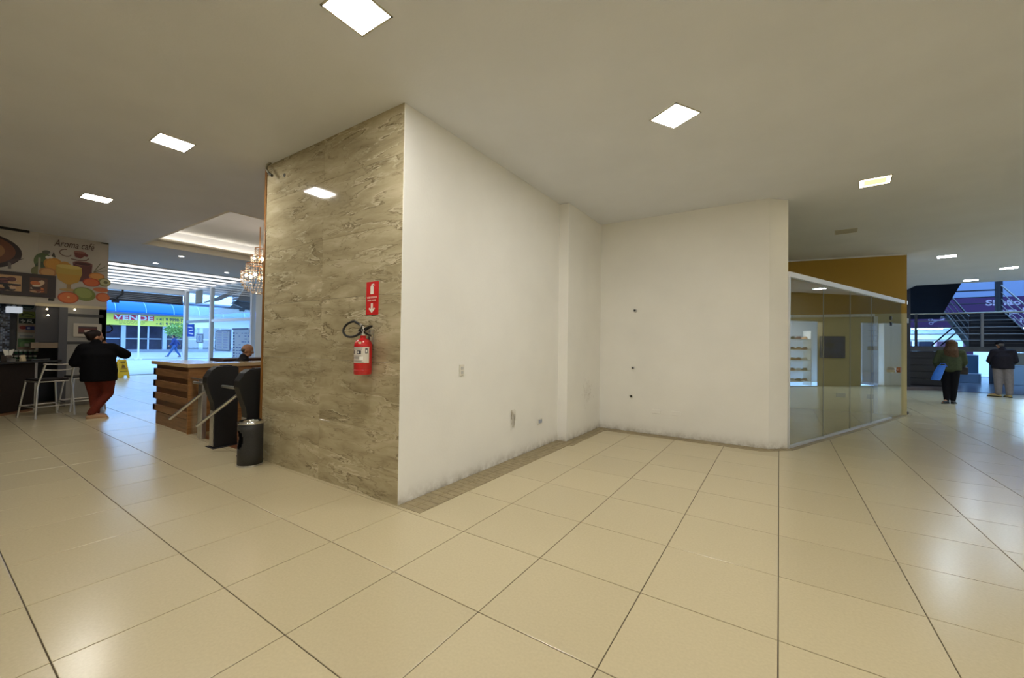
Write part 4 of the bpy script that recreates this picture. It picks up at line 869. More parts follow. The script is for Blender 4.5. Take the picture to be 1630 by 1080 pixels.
for a in (0.3, 0.7, 1.1): p.stroke([(0.78, 0.72), (0.78 + 0.1 * math.cos(a), 0.72 + 0.11 * math.sin(a)), (0.78 + 0.23 * math.cos(a), 0.72 + 0.24 * math.sin(a))], 0.014, (116, 116, 96))
p.ell(0.83, 0.64, 0.12, 0.08, (196, 120, 56)).ell(0.83, 0.64, 0.1, 0.06, (214, 150, 80))
p.ell(0.95, 0.53, 0.1, 0.09, (126, 124, 72)).ell(0.96, 0.53, 0.08, 0.07, (190, 186, 140)).ell(0.97, 0.53, 0.035, 0.03, (110, 106, 70))
p.ell(0.75, 0.5, 0.13, 0.09, (176, 66, 36)).ell(0.75, 0.5, 0.11, 0.075, (208, 104, 58))
p.ell(0.9, 0.36, 0.12, 0.05, (196, 110, 70)).ell(0.93, 0.2, 0.11, 0.1, (190, 92, 52)).ell(0.94, 0.2, 0.09, 0.08, (214, 122, 74))
p.poly([(0.24, 0.78), (0.6, 0.78), (0.61, 0.66), (0.56, 0.48), (0.45, 0.42), (0.38, 0.42), (0.27, 0.5), (0.235, 0.66)], (186, 158, 70)).ell(0.42, 0.78, 0.18, 0.04, (206, 184, 100)).poly([(0.25, 0.62), (0.59, 0.62), (0.56, 0.48), (0.45, 0.42), (0.38, 0.42), (0.27, 0.5)], (190, 148, 58))
p.rect(0.39, 0.3, 0.45, 0.42, (160, 130, 80)).ell(0.42, 0.3, 0.13, 0.03, (176, 146, 90))
p.ell(0.65, 0.24, 0.17, 0.14, (118, 132, 62), -0.35).ell(0.64, 0.26, 0.13, 0.1, (150, 160, 88), -0.35)
p.ell(0.42, 0.14, 0.15, 0.12, (178, 76, 38)).ell(0.42, 0.14, 0.13, 0.1, (212, 116, 62)).ell(0.42, 0.15, 0.02, 0.02, (232, 180, 120))
# cup and swirls of the café name
p.poly([(0.48, 1.10), (0.66, 1.12), (0.64, 1.04), (0.58, 0.98), (0.5, 1.0)], (120, 64, 60)).ell(0.57, 1.11, 0.09, 0.025, (150, 100, 92)).ell(0.66, 1.06, 0.03, 0.03, (110, 60, 60))
p.stroke([(0.36 + 0.08 * math.cos(q), 1.03 - 0.055 * math.sin(q) + 0.01 * q) for q in [i * 0.5 for i in range(11)]], 0.016, (104, 80, 76)).stroke([(0.44, 0.95), (0.55, 0.935), (0.66, 0.95), (0.7, 1.0)], 0.018, (104, 74, 72))
p.ell(0.1, 1.02, 0.055, 0.04, (92, 96, 82), 0.2).ell(0.12, 0.92, 0.03, 0.03, (226, 224, 214)).ell(0.16, 0.93, 0.03, 0.025, (226, 224, 214)).poly([(0.17, 0.95), (0.2, 1.05), (0.23, 0.93)], (64, 62, 56))
p.build('print', t)
text('Aroma café', 0.2, 'lettering', mat('ink_brown', (78, 56, 54), 0.6), t, (CX + 0.03, 1.475 + 0.2, 2.105 + 1.17), (0, 1, 0.06), (0, 0, 1), shear=0.35, width=0.58)
t, p = poster_base('coffee_poster', 'white café poster of a coffee cup, cut by the left edge', 'poster', -0.6, 1.47, 2.68, 3.42, (190, 184, 172), 0.010)
p.ell(1.35, 0.34, 0.52, 0.34, (46, 28, 24)).ell(1.33, 0.36, 0.46, 0.29, (112, 66, 40)).ell(1.28, 0.36, 0.38, 0.22, (152, 104, 62)).ell(1.2, 0.4, 0.2, 0.11, (176, 132, 86)).ell(1.24, 0.42, 0.08, 0.06, (104, 58, 36)).ell(1.42, 0.3, 0.09, 0.05, (120, 74, 46))
p.poly([(0.6, 0.12), (1.5, 0.12), (1.44, 0.0), (0.6, 0.0)], (36, 38, 44)).rect(1.7, 0.04, 1.74, 0.2, (110, 100, 96)).poly([(1.68, 0.18), (1.78, 0.24), (1.9, 0.26), (1.8, 0.2), (1.76, 0.14)], (70, 52, 52))
p.build('print', t)
struct(box(CX + 0.001, CX + 0.05, -2.0, 1.35, 3.455, 3.5).build('trim_cafe_black', BLACK))
t, p = poster_base('menu_board', 'long dark café menu board with two food photographs', 'board', -1.0, 1.715, 2.215, 2.665, (58, 48, 46), 0.05, 0.016)
def food(y, w_, cols, seed):
    rs = random.Random(seed); p.rect(y, 0.08, y + w_, 0.38, cols[0])
    for i in range(16):
        a, b = rs.uniform(0.02, w_ - 0.1), rs.uniform(0.1, 0.32); rx = rs.uniform(0.02, 0.07); ry = rs.uniform(0.015, 0.045)
        p.ell(y + min(max(a + 0.03, rx), w_ - rx), min(max(b, 0.08 + ry), 0.38 - ry), rx, ry, cols[1 + i % (len(cols) - 1)], rs.uniform(-0.2, 0.2), 14)
food(1.75 + 0.22, 0.3, [(196, 156, 110), (92, 52, 50), (60, 34, 36), (208, 176, 140), (120, 70, 64), (30, 26, 26)], 3)
p.rect(1.97, 0.19, 2.26, 0.22, (26, 24, 24))
food(1.75 + 0.62, 0.23, [(90, 60, 44), (214, 186, 150), (120, 64, 44), (200, 112, 60), (226, 206, 180), (60, 36, 30), (190, 150, 110)], 5)
p.build('print', t)
box(CX + 0.0, CX + 0.052, 1.62, 1.7, 2.16, 2.2).build('clip', BLACK, t, bevel=0.008)
t, p = poster_base('framed_picture', 'white framed picture on the grey café pier, partly behind the person', 'picture', 1.98, 2.40, 1.44, 1.72, (196, 190, 178), 0.03)
p.rect(0.07, 0.06, 0.35, 0.22, (96, 46, 44)).rect(0.07, 0.06, 0.35, 0.1, (60, 38, 36)).ell(0.24, 0.12, 0.09, 0.03, (196, 180, 170)).rect(0.07, 0.18, 0.35, 0.22, (70, 54, 60)); p.build('print', t)
t = thing('door_pull', 'black curved door pull at the café glass edge', 'handle', (CX + 0.02, 2.50, 1.6)); MB().tube([(CX, 2.482, 1.70), (CX, 2.53, 1.71), (CX, 2.57, 1.66), (CX, 2.575, 1.60), (CX, 2.53, 1.55), (CX, 2.482, 1.55)], 0.014, 8).build('grip', BLACK, t, smooth=60)
# counter
a45 = math.radians(-45); P0 = Vector((-11.93, 1.45, 0)); CM = Matrix.Translation(P0) @ Matrix.Rotation(a45, 4, 'Z')    # local x runs along the counter front, away from its end; y points to the café side
t = thing('cafe_counter', 'dark brown café bar counter at the left edge', 'counter', P0)
DB = mat('counter_brown', (38, 29, 26), 0.55, noise=0.12, nscale=20, spec=0.2)
MB().box(0, 3.2, -0.6, -0.02, 0.05, 0.93, CM).build('front_panel', DB, t, bevel=0.004); MB().box(0.0, 3.2, -0.55, -0.04, 0, 0.05, CM).build('plinth', mat('plinth_wood', (128, 92, 64), 0.5), t)
MB().box(-0.47, 3.2, -0.5, 0.06, 0.93, 0.965, CM).build('counter_top', mat('counter_top_black', (34, 31, 32), 0.15), t, bevel=0.004); MB().cyl(CM @ Vector((-0.1, -0.1, 0)), CM @ Vector((-0.1, -0.1, 0.93)), 0.035, n=14).build('leg', STEEL, t, smooth=40)
def on_counter(px, py): return CM @ Vector((px, py, 0.966))
q = on_counter(0.35, -0.18); t = thing('napkin_holder', 'napkin holder with two fanned white napkins on the café counter', 'napkin holder', q, a45)
MB().box(-0.05, 0.05, -0.04, 0.04, 0, 0.11).build('box', mat('holder_brown', (92, 82, 76), 0.4), t, local=True, bevel=0.004)
for s in (-1, 1): MB().prism([(s * 0.002, 0.02, 0.1), (s * 0.06, 0.02, 0.1), (s * 0.105, 0.02, 0.22), (s * 0.012, 0.02, 0.2)], (0, 0.01, 0)).build('napkin', WHITE, t, local=True)
q = on_counter(0.42, -0.05); t = thing('sugar_tin', 'low steel tin on the front edge of the café counter', 'tin', q); MB().lathe([(0.05, 0), (0.055, 0.05), (0.058, 0.055), (0.0, 0.058)], n=18).build('body', STEEL, t, local=True, smooth=40)
q = on_counter(0.17, -0.08); t = thing('table_card', 'cream folded card standing on the café counter', 'card', q, a45); MB().prism([(-0.045, 0.02, 0), (-0.045, 0.0, 0.11), (-0.045, -0.02, 0)], (0.09, 0, 0)).build('card', mat('cream_card', (222, 206, 168), 0.6), t, local=True)
q = on_counter(-0.18, -0.2); t = thing('serving_tray', 'flat dark tray at the end of the café counter', 'tray', q, a45); MB().box(-0.19, 0.19, -0.13, 0.13, 0, 0.012).build('tray', BLACK, t, local=True, bevel=0.004); MB().box(-0.19, 0.19, -0.135, -0.125, 0.012, 0.02).box(-0.19, 0.19, 0.125, 0.135, 0.012, 0.02).build('rim', STEEL, t, local=True)
q = on_counter(0.62, -0.25); t = thing('juice_carton', 'white and blue box beside the napkin holder at the left edge', 'box', q, a45); MB().box(-0.12, 0.12, -0.05, 0.05, 0, 0.14).build('carton', mat('pale_blue_box', (190, 206, 230), 0.5), t, local=True, bevel=0.006); MB().box(-0.1, 0.08, 0.0505, 0.052, 0.03, 0.07).build('band', mat('blue_band', (70, 110, 180), 0.5), t, local=True)
# shelf of white and green cups behind the counter
t = thing('cup_shelf', 'narrow shelf under the advert board with rows of cups', 'shelf', (-13.4, 1.45, 0.95)); box(-13.6, -13.25, 0.6, 1.66, 0.93, 0.95).build('board', DARKMETAL, t); box(-13.6, -13.25, 0.6, 1.66, 1.045, 1.06).build('board', DARKMETAL, t); 
for s in (0.62, 1.64): box(-13.6, -13.25, s - 0.01, s + 0.01, 0, 1.06).build('upright', DARKMETAL, t)
CUPW = mat('cup_white', (226, 224, 214), 0.4); CUPG = mat('cup_green', (34, 92, 60), 0.4)
rown = ['lower', 'upper']
for r_, z in enumerate((0.951, 1.061)):
    for j in range(7):
        y = 1.20 + j * 0.066; t = thing('paper_cup', 'white and green cup, %s from the left in the %s row of the café shelf' % (names[j], rown[r_]), 'cup', (-13.3, y, z), group='cups in the %s row of the café shelf' % rown[r_])
        MB().lathe([(0.022, 0), (0.026, 0.045)], n=12).build('sleeve', CUPG, t, local=True, smooth=40); MB().lathe([(0.026, 0.045), (0.03, 0.075), (0.031, 0.08), (0.0, 0.08)], n=12).build('lid', CUPW, t, local=True, smooth=40)
# stools: local +y is the side of the back rest
DSEAT = mat('stool_seat', (30, 26, 28), 0.5)
def stool(loc, rz, label, back=True):
    t = thing('bar_stool', label, 'stool', loc, rz, 'steel bar stools at the café counter'); F, S, H_ = 0.255, 0.19, 0.65
    MB().box(-0.2, 0.2, -0.19, 0.19, H_ - 0.005, H_ + 0.03).build('seat', DSEAT, t, local=True, bevel=0.012); 
    mb = MB(); 
    for a, b_ in (((-S, -S), (S, -S)), ((S, -S), (S, S)), ((S, S), (-S, S)), ((-S, S), (-S, -S))): mb.cyl((*a, H_ - 0.02), (*b_, H_ - 0.02), 0.011, n=8)
    mb.build('seat_frame', STEEL, t, local=True, smooth=40)
    for sx in (-1, 1):
        MB().tube([(sx * F, -F, 0), (sx * S, -S, H_ - 0.01)], 0.0145, 10).build('leg', STEEL, t, local=True, smooth=50)
        if back: MB().tube([(sx * F, F, 0), (sx * (S + 0.035), F - 0.03, H_ - 0.1), (sx * (S + 0.02), S + 0.03, H_ - 0.02), (sx * S, F + 0.10, H_ + 0.31)], 0.0145, 10).build('leg', STEEL, t, local=True, smooth=50)
        else: MB().tube([(sx * F, F, 0), (sx * S, S, H_ - 0.01)], 0.0145, 10).build('leg', STEEL, t, local=True, smooth=50)
    g = F - 0.015
    mb = MB()
    for a, b_ in (((-g, -g), (g, -g)), ((g, -g), (g, g)), ((g, g), (-g, g)), ((-g, g), (-g, -g))): mb.cyl((*a, 0.2), (*b_, 0.2), 0.011, n=8)
    mb.build('foot_rest', STEEL, t, local=True, smooth=40)
    if back:
        for z, yy in ((H_ + 0.29, F + 0.09), (H_ + 0.19, F + 0.055)): MB().tube([(-S - 0.02, yy - 0.01, z + 0.01), (-S * 0.5, yy + 0.025, z), (0, yy + 0.04, z - 0.004), (S * 0.5, yy + 0.025, z), (S + 0.02, yy - 0.01, z + 0.01)], 0.011, 8).build('back_rail', STEEL, t, local=True, smooth=60)
    return t
stool((-10.98, 1.47, 0), math.radians(-73), 'steel bar stool with a two-rail back and dark seat at the counter')
stool((-11.5, 2.0, 0), math.radians(-80), 'backless steel bar stool behind the black-coated person', back=False)

# ------------------------------------------------------------------ stairs and landing on the right
DST = mat('stair_dark', (34, 32, 38), 0.5, 0.2, noise=0.15, nscale=6); RAILM = mat('rail_grey', (120, 120, 122), 0.35, 0.6); RAILD = mat('rail_dark', (34, 34, 44), 0.4, 0.4)
t = thing('staircase', 'dark steel staircase with a raised landing and an upper flight', 'staircase', (5.5, 21, 0))
box(3.6, 9.5, 20.45, 22.0, 1.38, 1.56).build('landing', mat('landing_edge', (74, 72, 74), 0.6, noise=0.1, nscale=8), t)
LX0, LX1 = 5.68, 7.2
for i in range(9):
    box(LX0, LX1, 21.0 + i * 0.3, 21.36 + i * 0.3, 1.56 + i * 0.155 + 0.115, 1.56 + (i + 1) * 0.155).build('tread', mat('tread_edge', (58, 55, 56), 0.6), t)
    box(LX0, LX1, 21.03 + i * 0.3, 21.05 + i * 0.3, 1.56 + i * 0.155, 1.56 + i * 0.155 + 0.115).build('riser', DST, t)
for x in (LX0 - 0.05, LX1): MB().prism([(x, 21.0, 1.45), (x, 23.7, 2.85), (x, 23.7, 3.05), (x, 21.0, 1.75)], (0.05, 0, 0)).build('stringer', DST, t)
box(3.4, 7.4, 23.6, 25.2, 2.82, 2.97).build('upper_landing', DST, t)
MB().prism([(3.3, 23.6, 2.72), (3.3, 23.6, 2.97), (3.3, 18.9, 5.2), (3.3, 18.9, 4.95)], (2.2, 0, 0)).build('upper_flight', DST, t)
for i in range(7): box(3.3, 5.5, 23.3 - i * 0.3, 23.6 - i * 0.3, 2.97 + i * 0.14, 2.99 + (i + 1) * 0.14).build('tread', DST, t)
for x in (3.75, 3.75 + 5.2): box(x - 0.1, x + 0.1, 19.6, 19.8, 0, 6).build('column', DARKMETAL, t) if x < 5 else box(7.48, 7.66, 24.95, 25.12, 0, 7).build('column', DARKMETAL, t)
for x0, z1 in ((LX0 - 0.03, 1.0), (LX1 + 0.03, 1.0)):
    for k, hz in enumerate((1.05, 0.78, 0.52, 0.28)): MB().cyl((x0, 21.0, 1.56 + hz), (x0, 23.7, 2.95 + hz), 0.028 if k == 0 else 0.014, n=8).build('stair_rail', RAILD if x0 < 6 else RAILM, t, smooth=50)
    for y in (21.0, 23.7): box(x0 - 0.025, x0 + 0.025, y - 0.025, y + 0.025, 1.56 + (y - 21) * 0.51, 2.64 + (y - 21) * 0.51).build('rail_post', RAILD, t)
for hz in (1.0, 0.72, 0.45): MB().cyl((5.6, 25.1, 2.97 + hz), (7.5, 25.1, 2.97 + hz), 0.03 if hz == 1.0 else 0.018, n=8).build('landing_rail', RAILD, t, smooth=50)
for k in range(2): MB().cyl((5.0 + k * 0.25, 22.4, 1.6), (5.75 + k * 0.25, 22.4, 2.5), 0.025, n=8).build('brace', RAILD, t)
t = thing('guard_rail', 'grey steel guard rail with four bars along the raised landing', 'railing', (5.5, 20.5, 1.56))
for k, z in enumerate((2.73, 2.47, 2.23, 2.0, 1.78)): MB().cyl((3.7, 20.5, z), (9.5, 20.5, z), 0.028 if k == 0 else 0.014, n=10).build('bar', RAILM if k else mat('rail_light', (168, 164, 150), 0.35, 0.5), t, smooth=50)
for x in (4.17, 5.81, 7.45, 9.1): box(x - 0.035, x + 0.035, 20.47, 20.53, 1.5, 2.73).build('post', RAILD if x < 5 else RAILM, t)
t = struct(box(2.3, 5.0, 20.6, 21.0, 0, 1.375).build('wall_under_stairs', DST))
for i in range(5): box(2.3, 4.95, 20.52, 20.6, 0.16 + i * 0.244, 0.40 + i * 0.244 - 0.012).build('board', mat('base_board', (30, 26, 30), 0.5), t)
struct(MB().prism([(2.2, 18.6, 0), (3.7, 19.4, 0), (4.95, 20.35, 0), (4.95, 20.52, 0), (2.2, 20.52, 0)], (0, 0, 0.12)).build('trim_platform', mat('brown_platform', (92, 76, 70), 0.6, noise=0.15, nscale=10)))
MB().prism([(3.55, 20.2, 1.0), (3.85, 20.2, 1.38), (3.95, 20.2, 1.38), (3.65, 20.2, 0.95)], (0, 0.1, 0)).build('knee_brace', mat('brace_pale', (150, 150, 155), 0.5), t)
# far shops behind the stairs
YF = 32.0
PUR = mat('purple_fascia', (74, 26, 88), 0.5)
b = struct(box(5.2, 14, YF, YF + 0.3, 2.72, 4.3).build('wall_purple_shop', PUR)); struct(box(2.2, 16, YF + 0.05, YF + 0.4, 4.3, 9).build('wall_atrium_back', mat('atrium_wall', (150, 165, 205), 0.7)))
struct(box(5.2, 14, YF + 3.4, YF + 3.6, 0, 2.72).build('wall_shop_far', mat('shop_back', (210, 226, 240), 0.6))); struct(box(5.2, 14, YF + 0.3, YF + 3.6, 2.72, 2.8).build('ceiling_shop_far', mat('shop_ceiling_white', (225, 232, 240), 0.6)))
struct(box(5.2, 5.9, YF + 0.02, YF + 0.3, 0, 2.72).build('pillar_lilac', mat('lilac_pillar', (188, 176, 226), 0.6))); struct(box(8.45, 8.75, YF, YF + 0.3, 0, 2.72).build('pillar_purple', PUR)); struct(box(5.2, 14, YF + 0.3, YF + 3.4, -0.02, 0.02).build('floor_shop_far', mat('shop_floor', (190, 198, 210), 0.4)))
struct(box(5.2, 5.3, YF + 0.3, YF + 3.6, 0, 2.72).build('wall_shop_far_side', mat('shop_back', (210, 226, 240), 0.6)))
text('Simão Ja', 0.42, 'lettering', mat('sign_lilac', (206, 190, 214), 0.5), b, (9.2, YF - 0.004, 3.86), (1, 0, 0), (0, 0, 1), bold=0.012, width=1.75)
text('ega h', 0.42, 'lettering', mat('sign_lilac', (206, 190, 214), 0.5), b, (9.66, YF - 0.004, 3.4), (1, 0, 0), (0, 0, 1), bold=0.012, width=1.05)
text('o m', 0.42, 'lettering', mat('sign_lilac', (206, 190, 214), 0.5), b, (10.02, YF - 0.004, 2.94), (1, 0, 0), (0, 0, 1), bold=0.012, width=0.7)
p = Print((6.5, YF - 0.002, 2.72), (1, 0, 0), (0, 0, 1)); LI = (196, 186, 214)
p.stroke([(1.15, 0.46), (0.7, 0.28)], 0.05, LI).stroke([(1.15, 0.36), (0.7, 0.40)], 0.05, LI)
for cx_, cz in ((0.62, 0.22), (0.6, 0.42)): p.stroke([(cx_ + 0.08 * math.cos(a), cz + 0.06 * math.sin(a)) for a in [i * PI / 7 for i in range(15)]], 0.03, LI)
p.stroke([(0.4, 0.66), (1.1, 0.72)], 0.03, LI).stroke([(0.5, 0.58), (1.0, 0.6)], 0.03, LI); p.build('scissors_emblem', b)
for x, l in ((7.3, 'behind the guard rail, left of the stairs'), (11.5, 'at the right edge of the picture')):
    q = thing('shop_lamp', 'bright cool ceiling lamp in the purple shop %s' % l, 'light', (x, YF + 1.6, 2.7)); box(x - 0.6, x + 0.6, YF + 1.3, YF + 1.9, 2.66, 2.7).build('diffuser', mat('shop_tube', (255, 255, 255), 0.5, emit=(0.42, 0.72, 1.0), estr=75), q); box(x - 0.65, x + 0.65, YF + 1.25, YF + 1.95, 2.7, 2.72).build('frame', ALUW, q)
def crate(name, label, cat, x0, x1, y0, y1, z0, z1, col, lid=None):
    q = thing(name, label, cat, ((x0 + x1) / 2, (y0 + y1) / 2, z0)); m_ = mat('goods_%d_%d_%d' % col, col, 0.5)
    box(x0, x1, y0, y1, z0, z1 - 0.03).build('body', m_, q, bevel=0.01); box(x0 - 0.01, x1 + 0.01, y0 - 0.01, y1 + 0.01, z1 - 0.03, z1).build('lid', mat('goods_%d_%d_%d' % lid, lid, 0.5) if lid else m_, q, bevel=0.008)
for x, c, l in ((6.25, (120, 132, 160), 'grey blue'), (7.15, (70, 78, 100), 'dark slate'), (7.9, (150, 110, 140), 'mauve')):
    crate('display_case', '%s display case inside the lit purple shop' % l, 'case', x - 0.3, x + 0.3, YF + 1.0, YF + 1.4, 0.02, 1.95, c)
crate('counter', 'pale grey counter at the right edge under the landing', 'counter', 8.2, 9.6, 26.0, 26.6, 0, 0.83, (150, 160, 168), (170, 178, 186))
crate('cardboard_box', 'brown box standing on the pale counter at the right edge', 'box', 8.25, 9.0, 26.05, 26.5, 0.831, 1.36, (118, 96, 70))
crate('bench', 'low white bench under the landing between the two standing people', 'bench', 6.1, 7.4, 26.2, 26.8, 0, 0.42, (120, 138, 160), (200, 214, 232))
crate('display_stand', 'small blue and white display stand under the landing', 'stand', 7.0, 7.35, 26.3, 26.7, 0.421, 1.25, (60, 92, 120), (206, 216, 236))
crate('display_bag', 'dark brown bag standing on the bench under the landing', 'bag', 6.55, 6.85, 26.3, 26.6, 0.421, 1.0, (64, 54, 60), (50, 44, 50))
crate('waste_box', 'dark bin with a blue lid beside the man in the cap', 'bin', 7.62, 8.05, 25.8, 26.2, 0, 0.95, (36, 40, 52), (90, 120, 200))
struct(box(5.0, 16, 33 - 0.2, 33, 0, 0.02).build('trim_far', ALU))
# atrium shell
struct(box(15.8, 16, 18, 36, 0, 9).build('wall_atrium_right', P_GREY)); struct(box(2.05, 16, 19.12, 19.3, HC + 0.5, 9).build('wall_atrium_front', P_GREY)) if False else None
mb = MB(); mb.box(2.0, 16, 17.9, 19, 9, 9.2); mb.box(2.0, 16, 31, 36, 9, 9.2); mb.box(2.0, 4, 19, 31, 9, 9.2); mb.box(14, 16, 19, 31, 9, 9.2); struct(mb.build('ceiling_atrium_shade', P_CEIL))  # unseen partial roof, added to hold back some of the sky light
struct(box(2.0, 16, 17.7, 18.0, HC + 0.5, 9.2).build('wall_atrium_upper', P_CEIL)); struct(box(2.2, 16, 35.8, 36, 0, 9).build('wall_atrium_far', P_GREY)); struct(box(8.2, 16, 17.7, 17.9, 0, HC).build('wall_atrium_side', P_GREY)) if False else None

# ------------------------------------------------------------------ people
def solid(mb, voxel=0.011, smooth=4):
    me = mb.mesh('tmp', []); o = bpy.data.objects.new('tmp', me); C.objects.link(o)
    r = o.modifiers.new('r', 'REMESH'); r.mode = 'VOXEL'; r.voxel_size = voxel; r.use_smooth_shade = True
    s = o.modifiers.new('s', 'SMOOTH'); s.factor = 0.5; s.iterations = smooth
    dg = bpy.context.evaluated_depsgraph_get(); out = bpy.data.meshes.new_from_object(o.evaluated_get(dg)); bpy.data.objects.remove(o); return out
def limb(mb, pts, rs, n=14):
    for p, r in zip(pts, rs): mb.ball(p, r, n)
    for a, b, r0, r1 in zip(pts[:-1], pts[1:], rs[:-1], rs[1:]):
        if (Vector(b) - Vector(a)).length > 1e-3: mb.cyl(a, b, r0, r1, n)
def hand(mb, wrist, d, palm_n, s=1.0, curl=0.6, thumb=1):
    w_ = Vector(wrist); d = Vector(d).normalized(); pn = (Vector(palm_n) - d * d.dot(Vector(palm_n))).normalized(); sd = d.cross(pn)
    R = Matrix((sd, d, pn)).transposed(); mb.ball(w_ + d * 0.045 * s, (0.04 * s, 0.052 * s, 0.018 * s), 12, R)
    for i, L_ in enumerate((0.072, 0.082, 0.077, 0.062)):
        b0 = w_ + d * 0.085 * s + sd * (0.03 - 0.02 * i) * s; k = curl
        d1 = (d * math.cos(k * 0.6) + pn * math.sin(k * 0.6)); d2 = (d * math.cos(k * 1.5) + pn * math.sin(k * 1.5)); d3 = (d * math.cos(k * 2.2) + pn * math.sin(k * 2.2))
        p1 = b0 + d1 * L_ * 0.45 * s; p2 = p1 + d2 * L_ * 0.32 * s; p3 = p2 + d3 * L_ * 0.23 * s
        limb(mb, [b0 - d * 0.02 * s, b0, p1, p2, p3], [0.010 * s, 0.0098 * s, 0.009 * s, 0.0085 * s, 0.0075 * s], 8)
    tb = w_ + d * 0.02 * s + sd * 0.03 * s * thumb; td = (d * 0.7 + sd * 0.6 * thumb + pn * 0.4).normalized()
    limb(mb, [tb, tb + td * 0.035 * s, tb + (td * 0.06 + pn * 0.012) * s], [0.013 * s, 0.011 * s, 0.009 * s], 8)
def head(mb, c, face, s=1.0):
    c = Vector(c); f = Vector(face).normalized(); r = f.cross(Vector((0, 0, 1))).normalized(); u = r.cross(f); R = Matrix((r, f, u)).transposed()
    mb.ball(c + u * 0.02 * s, (0.076 * s, 0.096 * s, 0.100 * s), 18, R); mb.ball(c + f * 0.02 * s - u * 0.06 * s, (0.058 * s, 0.07 * s, 0.062 * s), 14, R)
    mb.ball(c + f * 0.103 * s - u * 0.02 * s, (0.014 * s, 0.02 * s, 0.022 * s), 8, R)
    for q in (-1, 1): mb.ball(c + r * 0.078 * s * q - f * 0.005 * s - u * 0.015 * s, (0.011 * s, 0.02 * s, 0.032 * s), 8, R)
    mb.ball(c + f * 0.088 * s - u * 0.062 * s, (0.024 * s, 0.008 * s, 0.008 * s), 8, R)
    return R, f, r, u
def eyes(t, c, R, f, r, u, s=1.0):
    mb = MB()
    for q in (-1, 1): mb.ball(Vector(c) + f * 0.088 * s + r * 0.031 * s * q + u * 0.004 * s, 0.0125 * s, 8)
    mb.build('eyes', mat('eye_white', (226, 222, 214), 0.3), t, local=True, smooth=80)
    mb = MB()
    for q in (-1, 1): mb.ball(Vector(c) + f * 0.098 * s + r * 0.031 * s * q + u * 0.004 * s, 0.0055 * s, 6)
    mb.build('pupils', mat('eye_dark', (40, 28, 22), 0.3), t, local=True)
def put(name, mb, m_, t, voxel=0.011, smooth=4):
    me = solid(mb, voxel, smooth); me.materials.append(m_); o = bpy.data.objects.new(name, me); C.objects.link(o); o.parent = t
    me.polygons.foreach_set('use_smooth', [True] * len(me.polygons)); return o
SKIN = mat('skin', (176, 128, 98), 0.5, noise=0.05, nscale=20)
def shoe(mb, heel, toe, w_=0.045, hgt=0.085):
    h_, t_ = Vector(heel), Vector(toe); d = t_ - h_; z0 = Vector((0, 0, 1))
    limb(mb, [h_ + z0 * 0.045, h_ + d * 0.3 + z0 * 0.045, h_ + d * 0.65 + z0 * 0.04, h_ + d * 0.95 + z0 * 0.033], [0.042, 0.045, w_, 0.035], 12); mb.ball(h_ + d * 0.15 + z0 * hgt, (0.045, 0.05, 0.04), 10)
def sole(mb, heel, toe):
    h_, t_ = Vector(heel), Vector(toe); d = (t_ - h_); n = Vector((-d.y, d.x, 0)).normalized() * 0.046; e = d.normalized() * 0.035
    mb.prism([(p.x, p.y, 0.0) for p in (h_ - e + n * 0.7, h_ - e - n * 0.7, h_ + d * 0.4 - n, t_ - n, t_ + e - n * 0.4, t_ + e + n * 0.4, t_ + n, h_ + d * 0.4 + n)], (0, 0, 0.022))
